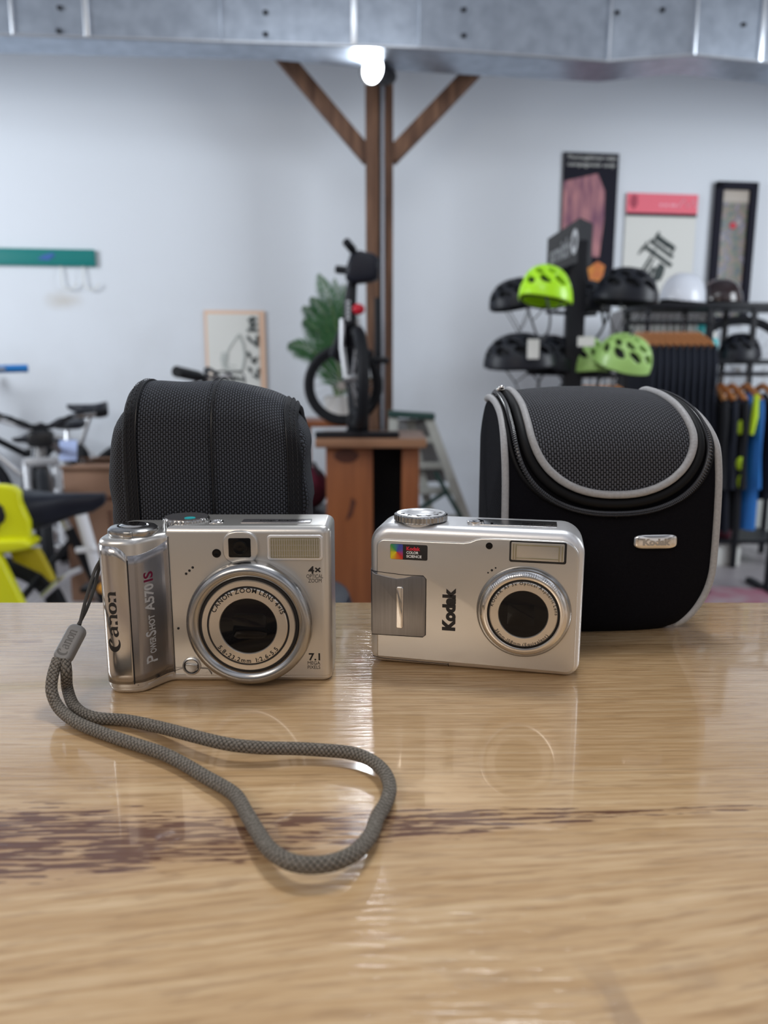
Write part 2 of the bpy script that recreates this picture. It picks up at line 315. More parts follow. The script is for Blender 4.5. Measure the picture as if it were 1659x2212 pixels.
# ---------------------------------------------------------------- mesh building
ORG = {}
def text_geo(s, size=1.0, bold=0.0, shear=0.0):
    c = bpy.data.curves.new('t', 'FONT'); c.body = s; c.size = size; c.offset = bold; c.shear = shear; c.resolution_u = 5
    c.extrude = size*.012
    o = bpy.data.objects.new('t', c); COL.objects.link(o)
    dg = bpy.context.evaluated_depsgraph_get(); me = bpy.data.meshes.new_from_object(o.evaluated_get(dg))
    vs = [v.co.copy() for v in me.vertices]; fs = [tuple(p.vertices) for p in me.polygons]
    bpy.data.objects.remove(o); bpy.data.curves.remove(c); bpy.data.meshes.remove(me)
    return vs, fs
class MB:
    def __init__(s, k=1.0): s.v = []; s.f = []; s.uv = {}; s.k = k; s.mi = []; s.cur = 0
    def add(s, vs, fs, mtx=None, uvs=None):
        b = len(s.v)
        for i, v in enumerate(vs):
            p = Vector(v)*s.k
            if mtx: p = mtx @ p
            s.v.append(p)
            if uvs: s.uv[b+i] = uvs[i]
        for f in fs: s.f.append(tuple(b+i for i in f)); s.mi.append(s.cur)
        return s
    def bm(s, bm, mtx=None):
        bm.verts.index_update(); s.add([v.co.copy() for v in bm.verts], [[v.index for v in f.verts] for f in bm.faces], mtx); bm.free(); return s
    def box(s, c, d, rot=None, bev=0.0, seg=3, mtx=None):
        bm = bmesh.new(); bmesh.ops.create_cube(bm, size=1.0)
        for v in bm.verts: v.co = Vector((v.co.x*d[0], v.co.y*d[1], v.co.z*d[2]))
        if bev: bmesh.ops.bevel(bm, geom=bm.edges[:], offset=bev, segments=seg, profile=.5, affect='EDGES')
        m = (rot.to_matrix().to_4x4() if rot is not None else Matrix())
        for v in bm.verts: v.co = (m @ v.co) + Vector(c)
        return s.bm(bm, mtx)
    def prism(s, pts, y0, y1, bf=0.0, bb=0.0, seg=4, mtx=None, axis='Y'):
        """outline given in (x, z); from y0 (front) to y1 (back); bf/bb = radius of the rounded front/back rim"""
        P = [Vector(p) for p in pts]; Q = [P[0]]
        for p in P[1:]:
            if (p-Q[-1]).length > 1e-6: Q.append(p)
        if (Q[0]-Q[-1]).length < 1e-6: Q.pop()
        P = Q; n = len(P)
        if sum(P[i].x*P[(i+1) % n].y - P[(i+1) % n].x*P[i].y for i in range(n)) < 0: P = P[::-1]
        N_ = []
        for i in range(n):
            a = (P[i]-P[i-1]).normalized(); b = (P[(i+1) % n]-P[i]).normalized(); na = Vector((-a.y, a.x)); nb = Vector((-b.y, b.x)); N_.append((na+nb)/max(1+na.dot(nb), .35))
        def ring(ins, y): return [Vector((P[i].x+N_[i].x*ins, y, P[i].y+N_[i].y*ins)) for i in range(n)]
        R_ = []
        if bf: R_ += [ring(bf*(1-math.sin(PI/2*k_/seg)), y0+bf*(1-math.cos(PI/2*k_/seg))) for k_ in range(seg+1)]
        else: R_.append(ring(0, y0))
        if bb: R_ += [ring(bb*(1-math.cos(PI/2*k_/seg)), y1-bb*(1-math.sin(PI/2*k_/seg))) for k_ in range(seg+1)]
        else: R_.append(ring(0, y1))
        vs = [v for r_ in R_ for v in r_]; m = len(R_)
        fs = [tuple(range(n))] + [tuple((m-1)*n+j for j in range(n))[::-1]]
        for k_ in range(m-1):
            for j in range(n): fs.append((k_*n+(j+1) % n, k_*n+j, (k_+1)*n+j, (k_+1)*n+(j+1) % n))
        if axis == 'Z': vs = [Vector((v.x, v.z, v.y)) for v in vs]; fs = [f[::-1] for f in fs]
        if axis == 'X': vs = [Vector((v.y, v.x, v.z)) for v in vs]; fs = [f[::-1] for f in fs]
        return s.add(vs, fs, mtx)
    def tube(s, pts, r, n=10, closed=False, caps=True, flat=1.0, uvlen=False, up=None, mtx=None):
        P = [Vector(p) for p in pts]; N = len(P); rr = r if isinstance(r, (list, tuple)) else [r]*N
        T = []
        for i in range(N):
            a = P[(i-1) % N] if (closed or i > 0) else P[i]; b = P[(i+1) % N] if (closed or i < N-1) else P[i]
            t = (b - a); T.append(t.normalized() if t.length > 1e-12 else Vector((0, 0, 1)))
        u = Vector(up) if up else (Vector((0, 0, 1)) if abs(T[0].z) < .9 else Vector((1, 0, 0)))
        nrm = (u - T[0]*u.dot(T[0])).normalized()
        vs = []; uvs = []; L = 0
        for i in range(N):
            if up: nn = (Vector(up) - T[i]*Vector(up).dot(T[i]));  nrm = nn.normalized() if nn.length > 1e-6 else nrm
            else:
                nn = nrm - T[i]*nrm.dot(T[i]); nrm = nn.normalized() if nn.length > 1e-9 else nrm
            bn = T[i].cross(nrm)
            if i: L += (P[i]-P[i-1]).length
            for j in range(n + (1 if uvlen else 0)):
                a = 2*PI*j/n; vs.append(P[i] + (nrm*math.cos(a)*flat + bn*math.sin(a))*rr[i]); uvs.append((j/n, L*s.k))
        m = n + (1 if uvlen else 0); fs = []
        for i in range(N if closed else N-1):
            for j in range(n):
                j2 = j+1 if uvlen else (j+1) % n; i2 = (i+1) % N
                fs.append((i*m+j, i*m+j2, i2*m+j2, i2*m+j))
        if caps and not closed:
            fs.append(tuple(range(n))[::-1]); fs.append(tuple((N-1)*m+j for j in range(n)))
        return s.add(vs, fs, mtx, uvs if uvlen else None)
    def lathe(s, prof, c=(0, 0, 0), axis='Z', n=40, mtx=None):
        vs = []; fs = []
        for r, z in prof:
            for j in range(n):
                a = 2*PI*j/n; x, y = r*math.cos(a), r*math.sin(a)
                p = {'Z': (x, y, z), 'Y': (x, z, y), 'X': (z, x, y)}[axis]; vs.append(Vector(p) + Vector(c))
        for i in range(len(prof)-1):
            for j in range(n):
                q = (i*n+j, i*n+(j+1) % n, (i+1)*n+(j+1) % n, (i+1)*n+j)
                fs.append(q[::-1] if axis == 'Y' else q)
        if prof[0][0] > 1e-9: fs.append(tuple(range(n)) if axis == 'Y' else tuple(range(n))[::-1])
        if prof[-1][0] > 1e-9:
            q = tuple((len(prof)-1)*n+j for j in range(n)); fs.append(q[::-1] if axis == 'Y' else q)
        return s.add(vs, fs, mtx)
    def grid(s, rows, uvs=None, closed=False, mtx=None):
        n = len(rows[0]); vs = [p for r_ in rows for p in r_]; fs = []
        for i in range(len(rows)-1):
            for j in range(n if closed else n-1):
                fs.append((i*n+j, i*n+(j+1) % n, (i+1)*n+(j+1) % n, (i+1)*n+j))
        return s.add(vs, fs, mtx, [q for r_ in uvs for q in r_] if uvs else None)
    def ell(s, c, r, n=16, m=10, mtx=None):
        prof = [(max(math.sin(PI*i/m), 1e-6), -math.cos(PI*i/m)) for i in range(m+1)]
        vs = []; fs = []
        for a, z in prof:
            for j in range(n): vs.append(Vector((c[0]+r[0]*a*math.cos(2*PI*j/n), c[1]+r[1]*a*math.sin(2*PI*j/n), c[2]+r[2]*z)))
        for i in range(m):
            for j in range(n): fs.append((i*n+j, i*n+(j+1) % n, (i+1)*n+(j+1) % n, (i+1)*n+j))
        return s.add(vs, fs, mtx)
    def text(s, body, x, z, y, h, rot=0.0, bold=0.0, align='C', width=None, shear=0.0, mtx=None):
        """flat lettering on a plane y facing -Y; h = cap height"""
        vs, fs = text_geo(body, h/.72, bold*h, shear)
        if not vs: return s
        x0 = min(v.x for v in vs); x1 = max(v.x for v in vs); y0 = min(v.y for v in vs); y1 = max(v.y for v in vs)
        kx = width/(x1-x0) if width else 1.0
        cx = {'C': (x0+x1)/2, 'L': x0, 'R': x1}[align]; cy = (y0+y1)/2
        c, q = math.cos(rot), math.sin(rot); o = []
        for v in vs:
            a, b = (v.x-cx)*kx, v.y-cy; o.append(Vector((x + a*c - b*q, y - v.z, z + a*q + b*c)))
        return s.add(o, fs, mtx)
    def arc_text(s, body, cx, cz, y, rad, h, a0, a1, top=True, bold=0.0):
        """letters from angle a0 to a1 (radians) around a centre"""
        adv = []; gl = []
        for ch in body:
            if ch == ' ': gl.append(None); adv.append(.42*h); continue
            vs, fs = text_geo(ch, h/.72, bold*h); x0 = min(v.x for v in vs); x1 = max(v.x for v in vs)
            gl.append((vs, fs, (x0+x1)/2)); adv.append(x1-x0 + .20*h)
        tot = sum(adv); t = 0
        for g_, ad in zip(gl, adv):
            a = a0 + (a1-a0)*((t+ad/2)/tot); t += ad
            if not g_: continue
            vs, fs, mx = g_; rot = a - PI/2 if top else a + PI/2
            rr = rad - h*.36 if top else rad + h*.36
            bx, bz = cx + rr*math.cos(a), cz + rr*math.sin(a); c, q = math.cos(rot), math.sin(rot)
            s.add([Vector((bx + (v.x-mx)*c - v.y*q, y - v.z, bz + (v.x-mx)*q + v.y*c)) for v in vs], fs)
        return s
    def ribbon(s, pts, wd, y, th, xf):
        """flat stroke with changing width; xf maps (a, b) to (x, z)"""
        P = [Vector((p[0], p[1])) for p in pts]; N = len(P); L = []; Rr = []
        for i in range(N):
            t = (P[min(i+1, N-1)] - P[max(i-1, 0)]).normalized(); n_ = Vector((-t.y, t.x)); w_ = wd[i]/2
            L.append(xf(*(P[i]+n_*w_))); Rr.append(xf(*(P[i]-n_*w_)))
        vs = [(x, y, z) for x, z in L] + [(x, y, z) for x, z in Rr] + [(x, y+th, z) for x, z in L] + [(x, y+th, z) for x, z in Rr]
        fs = []
        for i in range(N-1):
            fs += [(i, i+1, N+i+1, N+i), (i, 2*N+i, 2*N+i+1, i+1), (N+i, N+i+1, 3*N+i+1, 3*N+i)]
        return s.add(vs, fs)
    def build(s, name, m, parent=None, world=False, smooth=38, origin=None, mods=None):
        me = bpy.data.meshes.new(name); V = s.v; loc = Vector((0, 0, 0))
        if parent is not None and world:
            inv = ORG[parent].inverted(); V = [inv @ v for v in V]
        if parent is None:
            if origin is None:
                xs = [v.x for v in V]; ys = [v.y for v in V]; zs = [v.z for v in V]
                loc = Vector(((min(xs)+max(xs))/2, (min(ys)+max(ys))/2, min(zs)))
            else: loc = Vector(origin)
            V = [v - loc for v in V]
        me.from_pydata([tuple(v) for v in V], [], s.f)
        if s.uv:
            L = me.uv_layers.new(name='UVMap')
            for lp in me.loops: L.data[lp.index].uv = s.uv.get(lp.vertex_index, (0, 0))
        for mm in (m if isinstance(m, (list, tuple)) else [m]): me.materials.append(mm)
        if any(s.mi):
            for p, i in zip(me.polygons, s.mi): p.material_index = i
        me.validate(); me.update()
        if smooth:
            me.shade_smooth(); me.set_sharp_from_angle(angle=R(smooth))
        o = bpy.data.objects.new(name, me); COL.objects.link(o); o.location = loc
        if parent is not None: o.parent = parent; ORG[o] = ORG[parent].copy()
        else: ORG[o] = Matrix.Translation(loc)
        for typ, kw in (mods or []):
            md = o.modifiers.new(typ.lower(), typ)
            for k_, v_ in kw.items(): setattr(md, k_, v_)
        return o
def tag(o, label=None, cat=None, group=None, kind=None):
    if label: o['label'] = label
    if cat: o['category'] = cat
    if group: o['group'] = group
    if kind: o['kind'] = kind
    return o
def empty(name, loc=(0, 0, 0), rz=0.0, label=None, cat=None, group=None, rot=None):
    o = bpy.data.objects.new(name, None); COL.objects.link(o); o.location = loc; o.empty_display_size = .05
    o.rotation_euler = rot if rot else (0, 0, rz)
    ORG[o] = Matrix.Translation(Vector(loc)) @ Euler(o.rotation_euler).to_matrix().to_4x4()
    return tag(o, label, cat, group)
def copy_tree(o, parent=None):
    c = o.copy(); COL.objects.link(c)
    if parent: c.parent = parent
    for ch in [q for q in COL.objects if q.parent == o]: copy_tree(ch, c)
    return c
def rrect(x0, z0, x1, z1, r, n=7):
    """rounded rectangle outline, counter-clockwise; r = radius or (bl, br, tr, tl)"""
    rs = r if isinstance(r, (list, tuple)) else (r,)*4; o = []
    for (cx, cz, a), q in zip(((x0, z0, PI), (x1, z0, 1.5*PI), (x1, z1, 0), (x0, z1, .5*PI)), rs):
        ix = cx + q if cx == x0 else cx - q; iz = cz + q if cz == z0 else cz - q
        for i in range(n+1):
            t = a + PI/2*i/n; o.append((ix + q*math.cos(t), iz + q*math.sin(t)))
    return o
def smooth_path(P, sub=6, closed=False):
    P = [Vector(p) for p in P]; N = len(P); o = []
    for i in range(N if closed else N-1):
        g_ = lambda k_: P[k_ % N] if closed else P[min(max(k_, 0), N-1)]
        a, b, c, d = g_(i-1), g_(i), g_(i+1), g_(i+2)
        for j in range(sub):
            t = j/sub; o.append(.5*((2*b) + (c-a)*t + (2*a-5*b+4*c-d)*t*t + (3*b-a-3*c+d)*t**3))
    if not closed: o.append(P[-1])
    return o
mm = .001

# ================================================================ THE ROOM
def wall_m():   # wall frame: local x along the wall, y into it, z up from the floor
    return Matrix.Translation((0, WALL_Y, FLOOR)) @ Matrix.Rotation(WALL_A, 4, 'Z')
b = MB(); b.add([(-5, 0, 0), (6, 0, 0), (6, 0, 4.2), (-5, 0, 4.2), (-5, .15, 0), (6, .15, 0), (6, .15, 4.2), (-5, .15, 4.2)],
                [(0, 1, 2, 3), (4, 7, 6, 5), (0, 4, 5, 1), (3, 2, 6, 7), (0, 3, 7, 4), (1, 5, 6, 2)])
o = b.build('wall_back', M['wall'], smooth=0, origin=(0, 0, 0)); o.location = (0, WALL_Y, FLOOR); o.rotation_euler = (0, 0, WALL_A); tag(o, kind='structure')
b = MB(); b.box((0, 2.4, FLOOR-.05), (12, 7.4, .1)); tag(b.build('floor', M['floor'], smooth=0), kind='structure')
b = MB(); b.box((0, 3.4, FLOOR+4.05), (12, 5.6, .1)); tag(b.build('ceiling', M['ceiling'], smooth=0), kind='structure')

# ---------------------------------------------------------------- the counter
CT = empty('wooden_counter', (0, 0, FLOOR), label='pale varnished wooden counter with a streaky brown band, under both cameras', cat='counter')
b = MB(); b.box((0, .20-.055, -.0225), (1.9, .51, .045), bev=.0015, seg=2)
b.build('counter_top', M['counter'], CT, world=True)
b = MB(); b.box((0, .13, (FLOOR-.045)/2), (1.7, .36, -FLOOR-.045)); b.build('counter_base', M['cab_wood'], CT, world=True, smooth=0)

# ================================================================ THE LEFT CAMERA (silver, with grip and wrist strap)
CL = (-.0655, .292, 0.0)
CA = empty('compact_camera', CL, label='silver compact camera with a bulging hand grip and a braided wrist strap', cat='camera')
def cf(px, py, yl=0.0):
    x, z = onplane(px, py, CL, 0, yl*mm); return x/mm, z/mm
def zc(cx, cy, yl=0.0): return cf(180+cx/2.9625, 1080+cy/2.9625, yl)      # from the enlarged view
K = mm
def arc(cx, cy, r, a0, a1, n=8): return [(cx+r*math.cos(R(a0+(a1-a0)*i/n)), cy+r*math.sin(R(a0+(a1-a0)*i/n))) for i in range(n+1)]
# plan outline (x, y) of body with grip, counter-clockwise seen from above is fine: prism recalculates
def hermite(p, q, n, s0=0, s1=0):
    o = []
    for i in range(n+1):
        t = i/n; h = t*t*(3-2*t); o.append((p[0]+(q[0]-p[0])*t, p[1]+(q[1]-p[1])*h))
    return o
plan = []
plan += arc(-37.0, -5.0, 7.5, 180, 270, 8)                 # left front of the grip
plan += [(-34.5, -12.6), (-32, -12.3)]
plan += hermite((-30.5, -11.6), (-19.5, 0), 12)[1:]
plan += [(-10, 0), (0, 0), (20, 0), (38, 0)]
plan += arc(40.5, 4.0, 4.0, -90, 0, 7)
plan += arc(40.0, 23.5, 4.5, 0, 90, 6) + arc(-39.4, 23.0, 5.1, 90, 180, 6)
main = [(x, y) for x, y in plan if x > -19.4 and y < 6] + [(x, y) for x, y in plan if y >= 6 and x > -18] + [(-19.6, 28.0), (-21.0, 26.6), (-21.0, 1.4), (-20.2, .2)]
gp_ = [(x, y) for x, y in plan if x <= -19.0 and y < 6] + [(-18.8, 1.0), (-18.8, 27.4), (-19.6, 28.0), (-24, 28.1)] + [(x, y) for x, y in plan if x < -30 and y > 6]
b = MB(K); b.prism(main, 2.2, 64.6, bf=.6, bb=3.0, seg=6, axis='Z'); b.prism(gp_, 2.2, 62.0, bf=.6, bb=2.4, seg=6, axis='Z'); b.build('body', M['silver'], CA, smooth=30)
# bottom skirt of the shell
sk = [(x*.992, y*.985+.1) for x, y in plan]
b = MB(K); b.prism(sk, 0, 3.4, bf=1.8, bb=.2, seg=4, axis='Z'); b.build('bottom_plate', M['silver'], CA, smooth=30)
def plan_pt(x):       # front y of the outline at x
    q = [p for p in plan if p[1] < 6]; q.sort()
    for a, c in zip(q, q[1:]):
        if a[0] <= x <= c[0]: t = (x-a[0])/max(c[0]-a[0], 1e-6); return a[1]+(c[1]-a[1])*t
    return 0
def skin(xs, zf0, zf1, off, nz=14, extra=None):
    rows = []
    for i in range(nz+1):
        row = []
        for x in xs:
            z0, z1 = zf0(x), zf1(x); z = z0+(z1-z0)*i/nz; row.append(Vector((x, plan_pt(x)-off, z)))
        rows.append(row)
    return rows
# polished grip front
xs = [-44.4, -44.1, -43.5, -42.6, -41.4, -40, -38.6, -37, -35.5, -34, -32.8, -32.0]
b = MB(K); rows = skin(xs, lambda x: 4.2, lambda x: 59.5 - 4.0*max(0, (x+39)/7)**3, .45); b.grid(rows)
g_ = b.build('grip_panel', M['grip_chrome'], CA, mods=[('SOLIDIFY', dict(thickness=.0009, offset=-1))]); tag(g_, 'polished metal grip front')
b = MB(K); rows = skin([-31.9 + i*.25 for i in range(49)], lambda x: 4.4, lambda x: 55.6+3.6*max(0, min(1, (x+29)/9))**2, .16); b.grid(rows)
b.build('grip_channel', M['grip_dark'], CA, mods=[('SOLIDIFY', dict(thickness=.0005, offset=-1))])
b = MB(K); b.tube([(-31.95, plan_pt(-31.95)-.32, z) for z in (4.2, 15, 30, 45, 54)], .22, 6); b.tube([(-19.6, -.15, z) for z in (4, 20, 40, 58, 60.5)], .16, 6)
b.tube([(-31, -12, 3.5), (-27, -8.4, 3.8), (-22, -2.2, 4.6), (-17, -.35, 5.6), (-12, -.35, 6.0), (-6, -.35, 5.6), (-4.6, -.3, 3.2)], .13, 6)
b.build('panel_joint', M['black_plastic'], CA)
# front bezel ridge of top
# shutter ring, button and lever
sx_, sz_ = -33.2, 0
b = MB(K); b.lathe([(0, 0), (7.6, 0), (9.2, .5), (9.7, 1.5), (9.5, 2.6), (8.6, 3.4), (6.0, 3.7), (5.6, 3.0), (0, 3.0)], (sx_, .4, 61.3), n=48)
b.box((sx_+1.0, -8.9, 63.2), (3.6, 2.0, 2.4), bev=.5)
b.build('zoom_lever', M['satin'], CA)
b = MB(K); b.lathe([(0, 0), (5.2, 0), (5.2, 1.0), (4.2, 1.5), (0, 1.2)], (sx_, .4, 64.2), n=36); b.build('shutter_button', M['chrome'], CA)
# mode dial, partly sunk in the top
dx_, _ = cf(402, 1130, 12)
b = MB(K); pr = []
n = 120; r0 = 9.2
rows = []
for z, k_ in ((61.5, 1), (65.3, 1), (65.9, .985), (66.0, .93)):
    rows.append([Vector((dx_ + (r0*k_ + (.22 if (j % 4) < 2 and k_ == 1 else 0))*math.cos(2*PI*j/n), 13 + (r0*k_ + (.22 if (j % 4) < 2 and k_ == 1 else 0))*math.sin(2*PI*j/n), z)) for j in range(n)])
b.grid(rows, closed=True); b.build('mode_dial', M['satin'], CA, smooth=25)
dial = [q for q in COL.objects if q.name.startswith('mode_dial')][-1]
b = MB(K); b.lathe([(0, 66.2), (8.7, 66.2), (8.7, 65.7)][::-1], (dx_, 13, 0), n=48); b.build('dial_face', M['grip_dark'], dial)
b = MB(K); b.lathe([(0, 66.4), (2.2, 66.4), (2.2, 66.1)][::-1], (dx_+2.5, 8.8, 0), n=24); tag(b.build('mode_mark', M['teal_bottle'], dial), 'turquoise mode mark')
b = MB(K); q = cf(469, 1135, 9); b.lathe([(2.9, 64.2), (3.0, 65.0), (2.5, 65.3), (2.2, 64.9), (0, 64.9)], (q[0], 8, 0), n=32); b.build('power_button', M['chrome'], CA)
b = MB(K); b.box((22, 10, 64.7), (28, 7, .5), bev=.2); b.build('top_nameplate', M['grip_dark'], CA)
b = MB(K); b.text('Image Stabilizer', 24, 0, 0, 2.0); tx = b.v; b2 = MB(); b2.add([(v.x, 9.8*K - v.z*-1 - .0, 65.05*K) for v in tx], b.f); b2.build('top_lettering', M['print_white'], CA, smooth=0)
# lens: outer ring, inner rings, face ring with lettering, glass
lx, lz = zc(1057, 805, -8); lr = 25.0; lz = max(lz, 25.3)
b = MB(K); b.lathe([(24.6, 1), (24.9, -2.0), (25.0, -5.0), (24.7, -6.8), (23.9, -8.2), (22.6, -9.0), (21.4, -8.9), (20.2, -8.2), (19.3, -7.0), (19.1, -4)], (lx, 0, lz), 'Y', 96)
b.build('lens_ring', M['satin'], CA, smooth=50)
b = MB(K); b.lathe([(19.4, -4), (19.4, -7.2), (18.3, -7.2), (18.3, -4)], (lx, 0, lz), 'Y', 80); b.build('lens_gap', M['black_plastic'], CA)
b = MB(K); b.lathe([(18.4, -4), (18.4, -8.0), (18.1, -8.4), (16.2, -8.4), (16.0, -8.0), (16.0, -5)], (lx, 0, lz), 'Y', 80); b.build('barrel_ring', M['face_ring'], CA)
b = MB(K); b.lathe([(16.1, -5), (16.1, -8.1), (15.3, -8.1), (15.3, -5)], (lx, 0, lz), 'Y', 80); b.build('barrel_gap', M['black_plastic'], CA)
b = MB(K); b.lathe([(15.4, -5), (15.4, -8.6), (15.1, -8.9), (11.4, -8.9), (11.1, -8.5), (11.1, -5)], (lx, 0, lz), 'Y', 80); fr = b.build('face_ring', M['face_ring'], CA)
b = MB(K); b.arc_text('CANON ZOOM LENS 4×IS', lx, lz, -8.95, 14.45, 1.85, R(157), R(20), True, .03); b.arc_text('5.8-23.2mm  1:2.6-5.5', lx, lz, -8.95, 14.3, 1.75, R(214), R(322), False, .03)
b.build('lens_lettering', M['print_black'], fr, smooth=0)
b = MB(K); b.lathe([(11.1, -5), (11.1, -8.2), (0, -8.2)], (lx, 0, lz), 'Y', 64); b.prism(rrect(lx-6.2, lz-5.2, lx+7.2, lz+5.0, 2.2), -8.30, -8.1, bf=.08); b.build('lens_cover', M['black_gloss'], CA)
# viewfinder
vx, vz = zc(1008, 300); b = MB(K); vf = [(vx + 7.0*abs(math.cos(t))**.72*(1 if math.cos(t) >= 0 else -1), vz + 6.6*abs(math.sin(t))**.72*(1 if math.sin(t) >= 0 else -1)) for t in [2*PI*i/48 for i in range(48)]]
b.prism(vf, -1.6, .5, bf=.7); vfo = b.build('viewfinder', M['silver'], CA)
b = MB(K); b.prism(rrect(vx-4.6, vz-3.9, vx+4.2, vz+3.9, .7), -1.68, -.2, bf=.1); b.build('viewfinder_window', M['black_gloss'], vfo)
b = MB(K); b.lathe([(2.9, -1.5), (2.9, -1.9), (2.6, -2.0), (2.3, -1.9), (0, -2.1)], (vx-.1, 0, vz), 'Y', 32); b.build('viewfinder_lens', M['black_gloss'], vfo)
# flash with ribbed window
x0, z1 = zc(1175, 222); x1, z0 = zc(1535, 384); b = MB(K); b.prism(rrect(x0, z0, x1, z1, 1.4), -.9, .5, bf=.4); fl = b.build('flash', M['bright_silver'], CA)
b = MB(K); b.prism(rrect(x0+1.0, z0+1.0, x1-1.0, z1-1.0, .9), -.98, -.2, bf=.1); b.build('flash_window', M['flash_glass'], fl)
b = MB(K)
for i in range(22):
    t = i/21; x = x0+1.4 + (x1-x0-2.8)*t; r_ = .13 + .13*abs(t-.5)*2; b.tube([(x, -1.0, z0+1.4), (x, -1.0, z1-1.4)], r_, 6)
for k_ in range(4):
    z = z0+1.9+k_*(z1-z0-3.8)/3; b.tube([(x0+1.3, -.98, z), (x1-1.3, -.98, z)], .10, 6)
b.build('flash_ribs', M['flash_glass2'], fl)
# small front features
q = zc(853, 341); b = MB(K); b.lathe([(1.75, .3), (1.75, -.25), (1.45, -.3), (0, -.1)], (q[0], 0, q[1]), 'Y', 28); b.build('focus_lamp', M['black_gloss'], CA)
b = MB(K)
for c_ in ((658, 472), (679, 452), (700, 432)): q = zc(*c_); b.lathe([(.52, .2), (.52, -.06), (0, -.06)], (q[0], 0, q[1]), 'Y', 16)
q = zc(608, 822); b.lathe([(.5, .2), (.5, -.06), (0, -.06)], (q[0], 0, q[1]), 'Y', 16)
b.build('microphone_holes', M['black_plastic'], CA)
q = zc(694, 1062); b = MB(K); b.lathe([(3.7, .3), (3.7, -.5), (3.2, -.8), (2.9, -.4), (2.9, .1)], (q[0], 0, q[1]), 'Y', 36); rb = b.build('ring_release_button', M['silver'], CA)
b = MB(K); pts = [(q[0]+2.5*math.cos(R(a)), q[1]+2.5*math.sin(R(a))) for a in range(-210, 20, 12)]; b.prism(pts, -.9, .2, bf=.3); b.build('button_cap', M['satin'], rb)
b = MB(K); b.tube([(q[0]+2.9*math.cos(R(a)), -.45, q[1]+2.9*math.sin(R(a))) for a in range(0, 361, 15)], .14, 6); b.build('button_gap', M['black_plastic'], rb)
# lettering on the front
b = MB(K)
for s_, cx, cy, h in (('4×', 1479, 448, 3.05), ('OPTICAL', 1481, 488, 1.6), ('ZOOM', 1482, 516, 1.6), ('7.1', 1479, 1004, 3.0), ('MEGA', 1476, 1043, 1.5), ('PIXELS', 1476, 1070, 1.5)):
    q = zc(cx, cy); b.text(s_, q[0], q[1], -.05, h, bold=.035 if h > 2 else .0, width={'4×': 5.0, 'OPTICAL': 6.6, 'ZOOM': 5.3, '7.1': 4.6, 'MEGA': 5.1, 'PIXELS': 5.1}[s_])
b.build('front_lettering', M['print_black'], CA, smooth=0)
# maker's name on the grip: serif letters with thick and thin strokes, reading upwards
def earc(cx, cy, rx, ry, a0, a1, n=18): return [(cx+rx*math.cos(R(a0+(a1-a0)*i/n)), cy+ry*math.sin(R(a0+(a1-a0)*i/n))) for i in range(n+1)]
def canon_word(b, xf, y, th=.05):
    def rib(p, w_): b.ribbon(p, [q*1.3 for q in w_], y, th, xf)
    n = 18
    C = earc(.66, .60, .56, .70, 62, 300, n); rib(C, [.07+.27*max(0, math.sin(PI*i/n))**1.3 for i in range(n+1)])
    rib([(.93, 1.20), (.80, 1.02), (.62, .88)], [.17, .15, .03])
    def let_a(x):
        rib(earc(x+.42, .66, .28, .30, 165, 0, 10) + [(x+.70, .3), (x+.72, .12), (x+.86, .02)], [.14, .09, .07, .07, .07, .09, .12, .15, .18, .2, .21, .21, .2, .06])
        rib([(x+.66, .60), (x+.40, .52)] + earc(x+.36, .27, .24, .25, 95, 300, 10) + [(x+.66, .20)], [.05, .07] + [.08+.14*math.sin(PI*i/10) for i in range(11)] + [.05])
    def let_n(x):
        rib([(x+.20, .98), (x+.20, 0)], [.21, .21]); rib([(x, .93), (x+.25, .93)], [.09, .12]); rib([(x+.04, .03), (x+.38, .03)], [.06, .06])
        rib([(x+.26, .72)] + earc(x+.50, .66, .24, .30, 140, 0, 8) + [(x+.74, 0)], [.04, .07, .09, .1, .12, .14, .17, .19, .2, .21, .21]); rib([(x+.58, .03), (x+.92, .03)], [.06, .06])
    def let_o(x):
        rib(earc(x+.45, .49, .35, .45, 0, 360, 28), [.07+.17*abs(math.cos(2*PI*i/28)) for i in range(29)])
    let_a(1.20); let_n(2.18); let_o(3.16); let_n(4.10)
LW = 5.05
x_a, z_a = cf(264, 1405, -12.4); x_b, z_b = cf(243, 1277, -12.4)
hgt = z_b - z_a; sc = hgt/LW; base_x = x_a - .3
b = MB(K); canon_word(b, lambda a, c: (base_x - .6 - c*sc*.68, z_a + a*sc), -12.75)
b.v = [Vector((v.x, (plan_pt(v.x/K) - .55)*K, v.z)) for v in b.v]
b.build('grip_lettering', M['print_black'], CA, smooth=0)
# model lettering on the sloping channel
def channel_text(items, m, name):
    b = MB(K)
    for s_, px, py, h, ln in items:
        q = cf(px, py, -6.0); b.text(s_, 0, q[1], 0, h, rot=PI/2, bold=.012, width=ln)
        for v in b.v[len(b.v):]: pass
    return b
b = MB(K); xt = -26.1
def lay(s_, py0, py1, h, xo=0, bold=.02):
    z0 = cf(333, py0, -6)[1]; z1 = cf(333, py1, -6)[1]; b.text(s_, xt+xo, (z0+z1)/2, 0, h, rot=PI/2, bold=bold, width=abs(z1-z0))
lay('P', 1427, 1411, 3.0); lay('OWER', 1408, 1373, 1.6, .5, .03); lay('S', 1371, 1360, 2.7, .1, .03); lay('HOT', 1358, 1326, 1.6, .5, .03); lay('A570', 1318, 1259, 2.4, .2, .04)
b.v = [Vector((v.x, (plan_pt(v.x/K) - .25)*K, v.z)) for v in b.v]; b.build('model_lettering', M['print_white'], CA, smooth=0)
b = MB(K); lay('IS', 1254, 1233, 2.4, .2, .03); b.v = [Vector((v.x, (plan_pt(v.x/K) - .25)*K, v.z)) for v in b.v]; b.build('magenta_lettering', M['print_magenta'], CA, smooth=0)
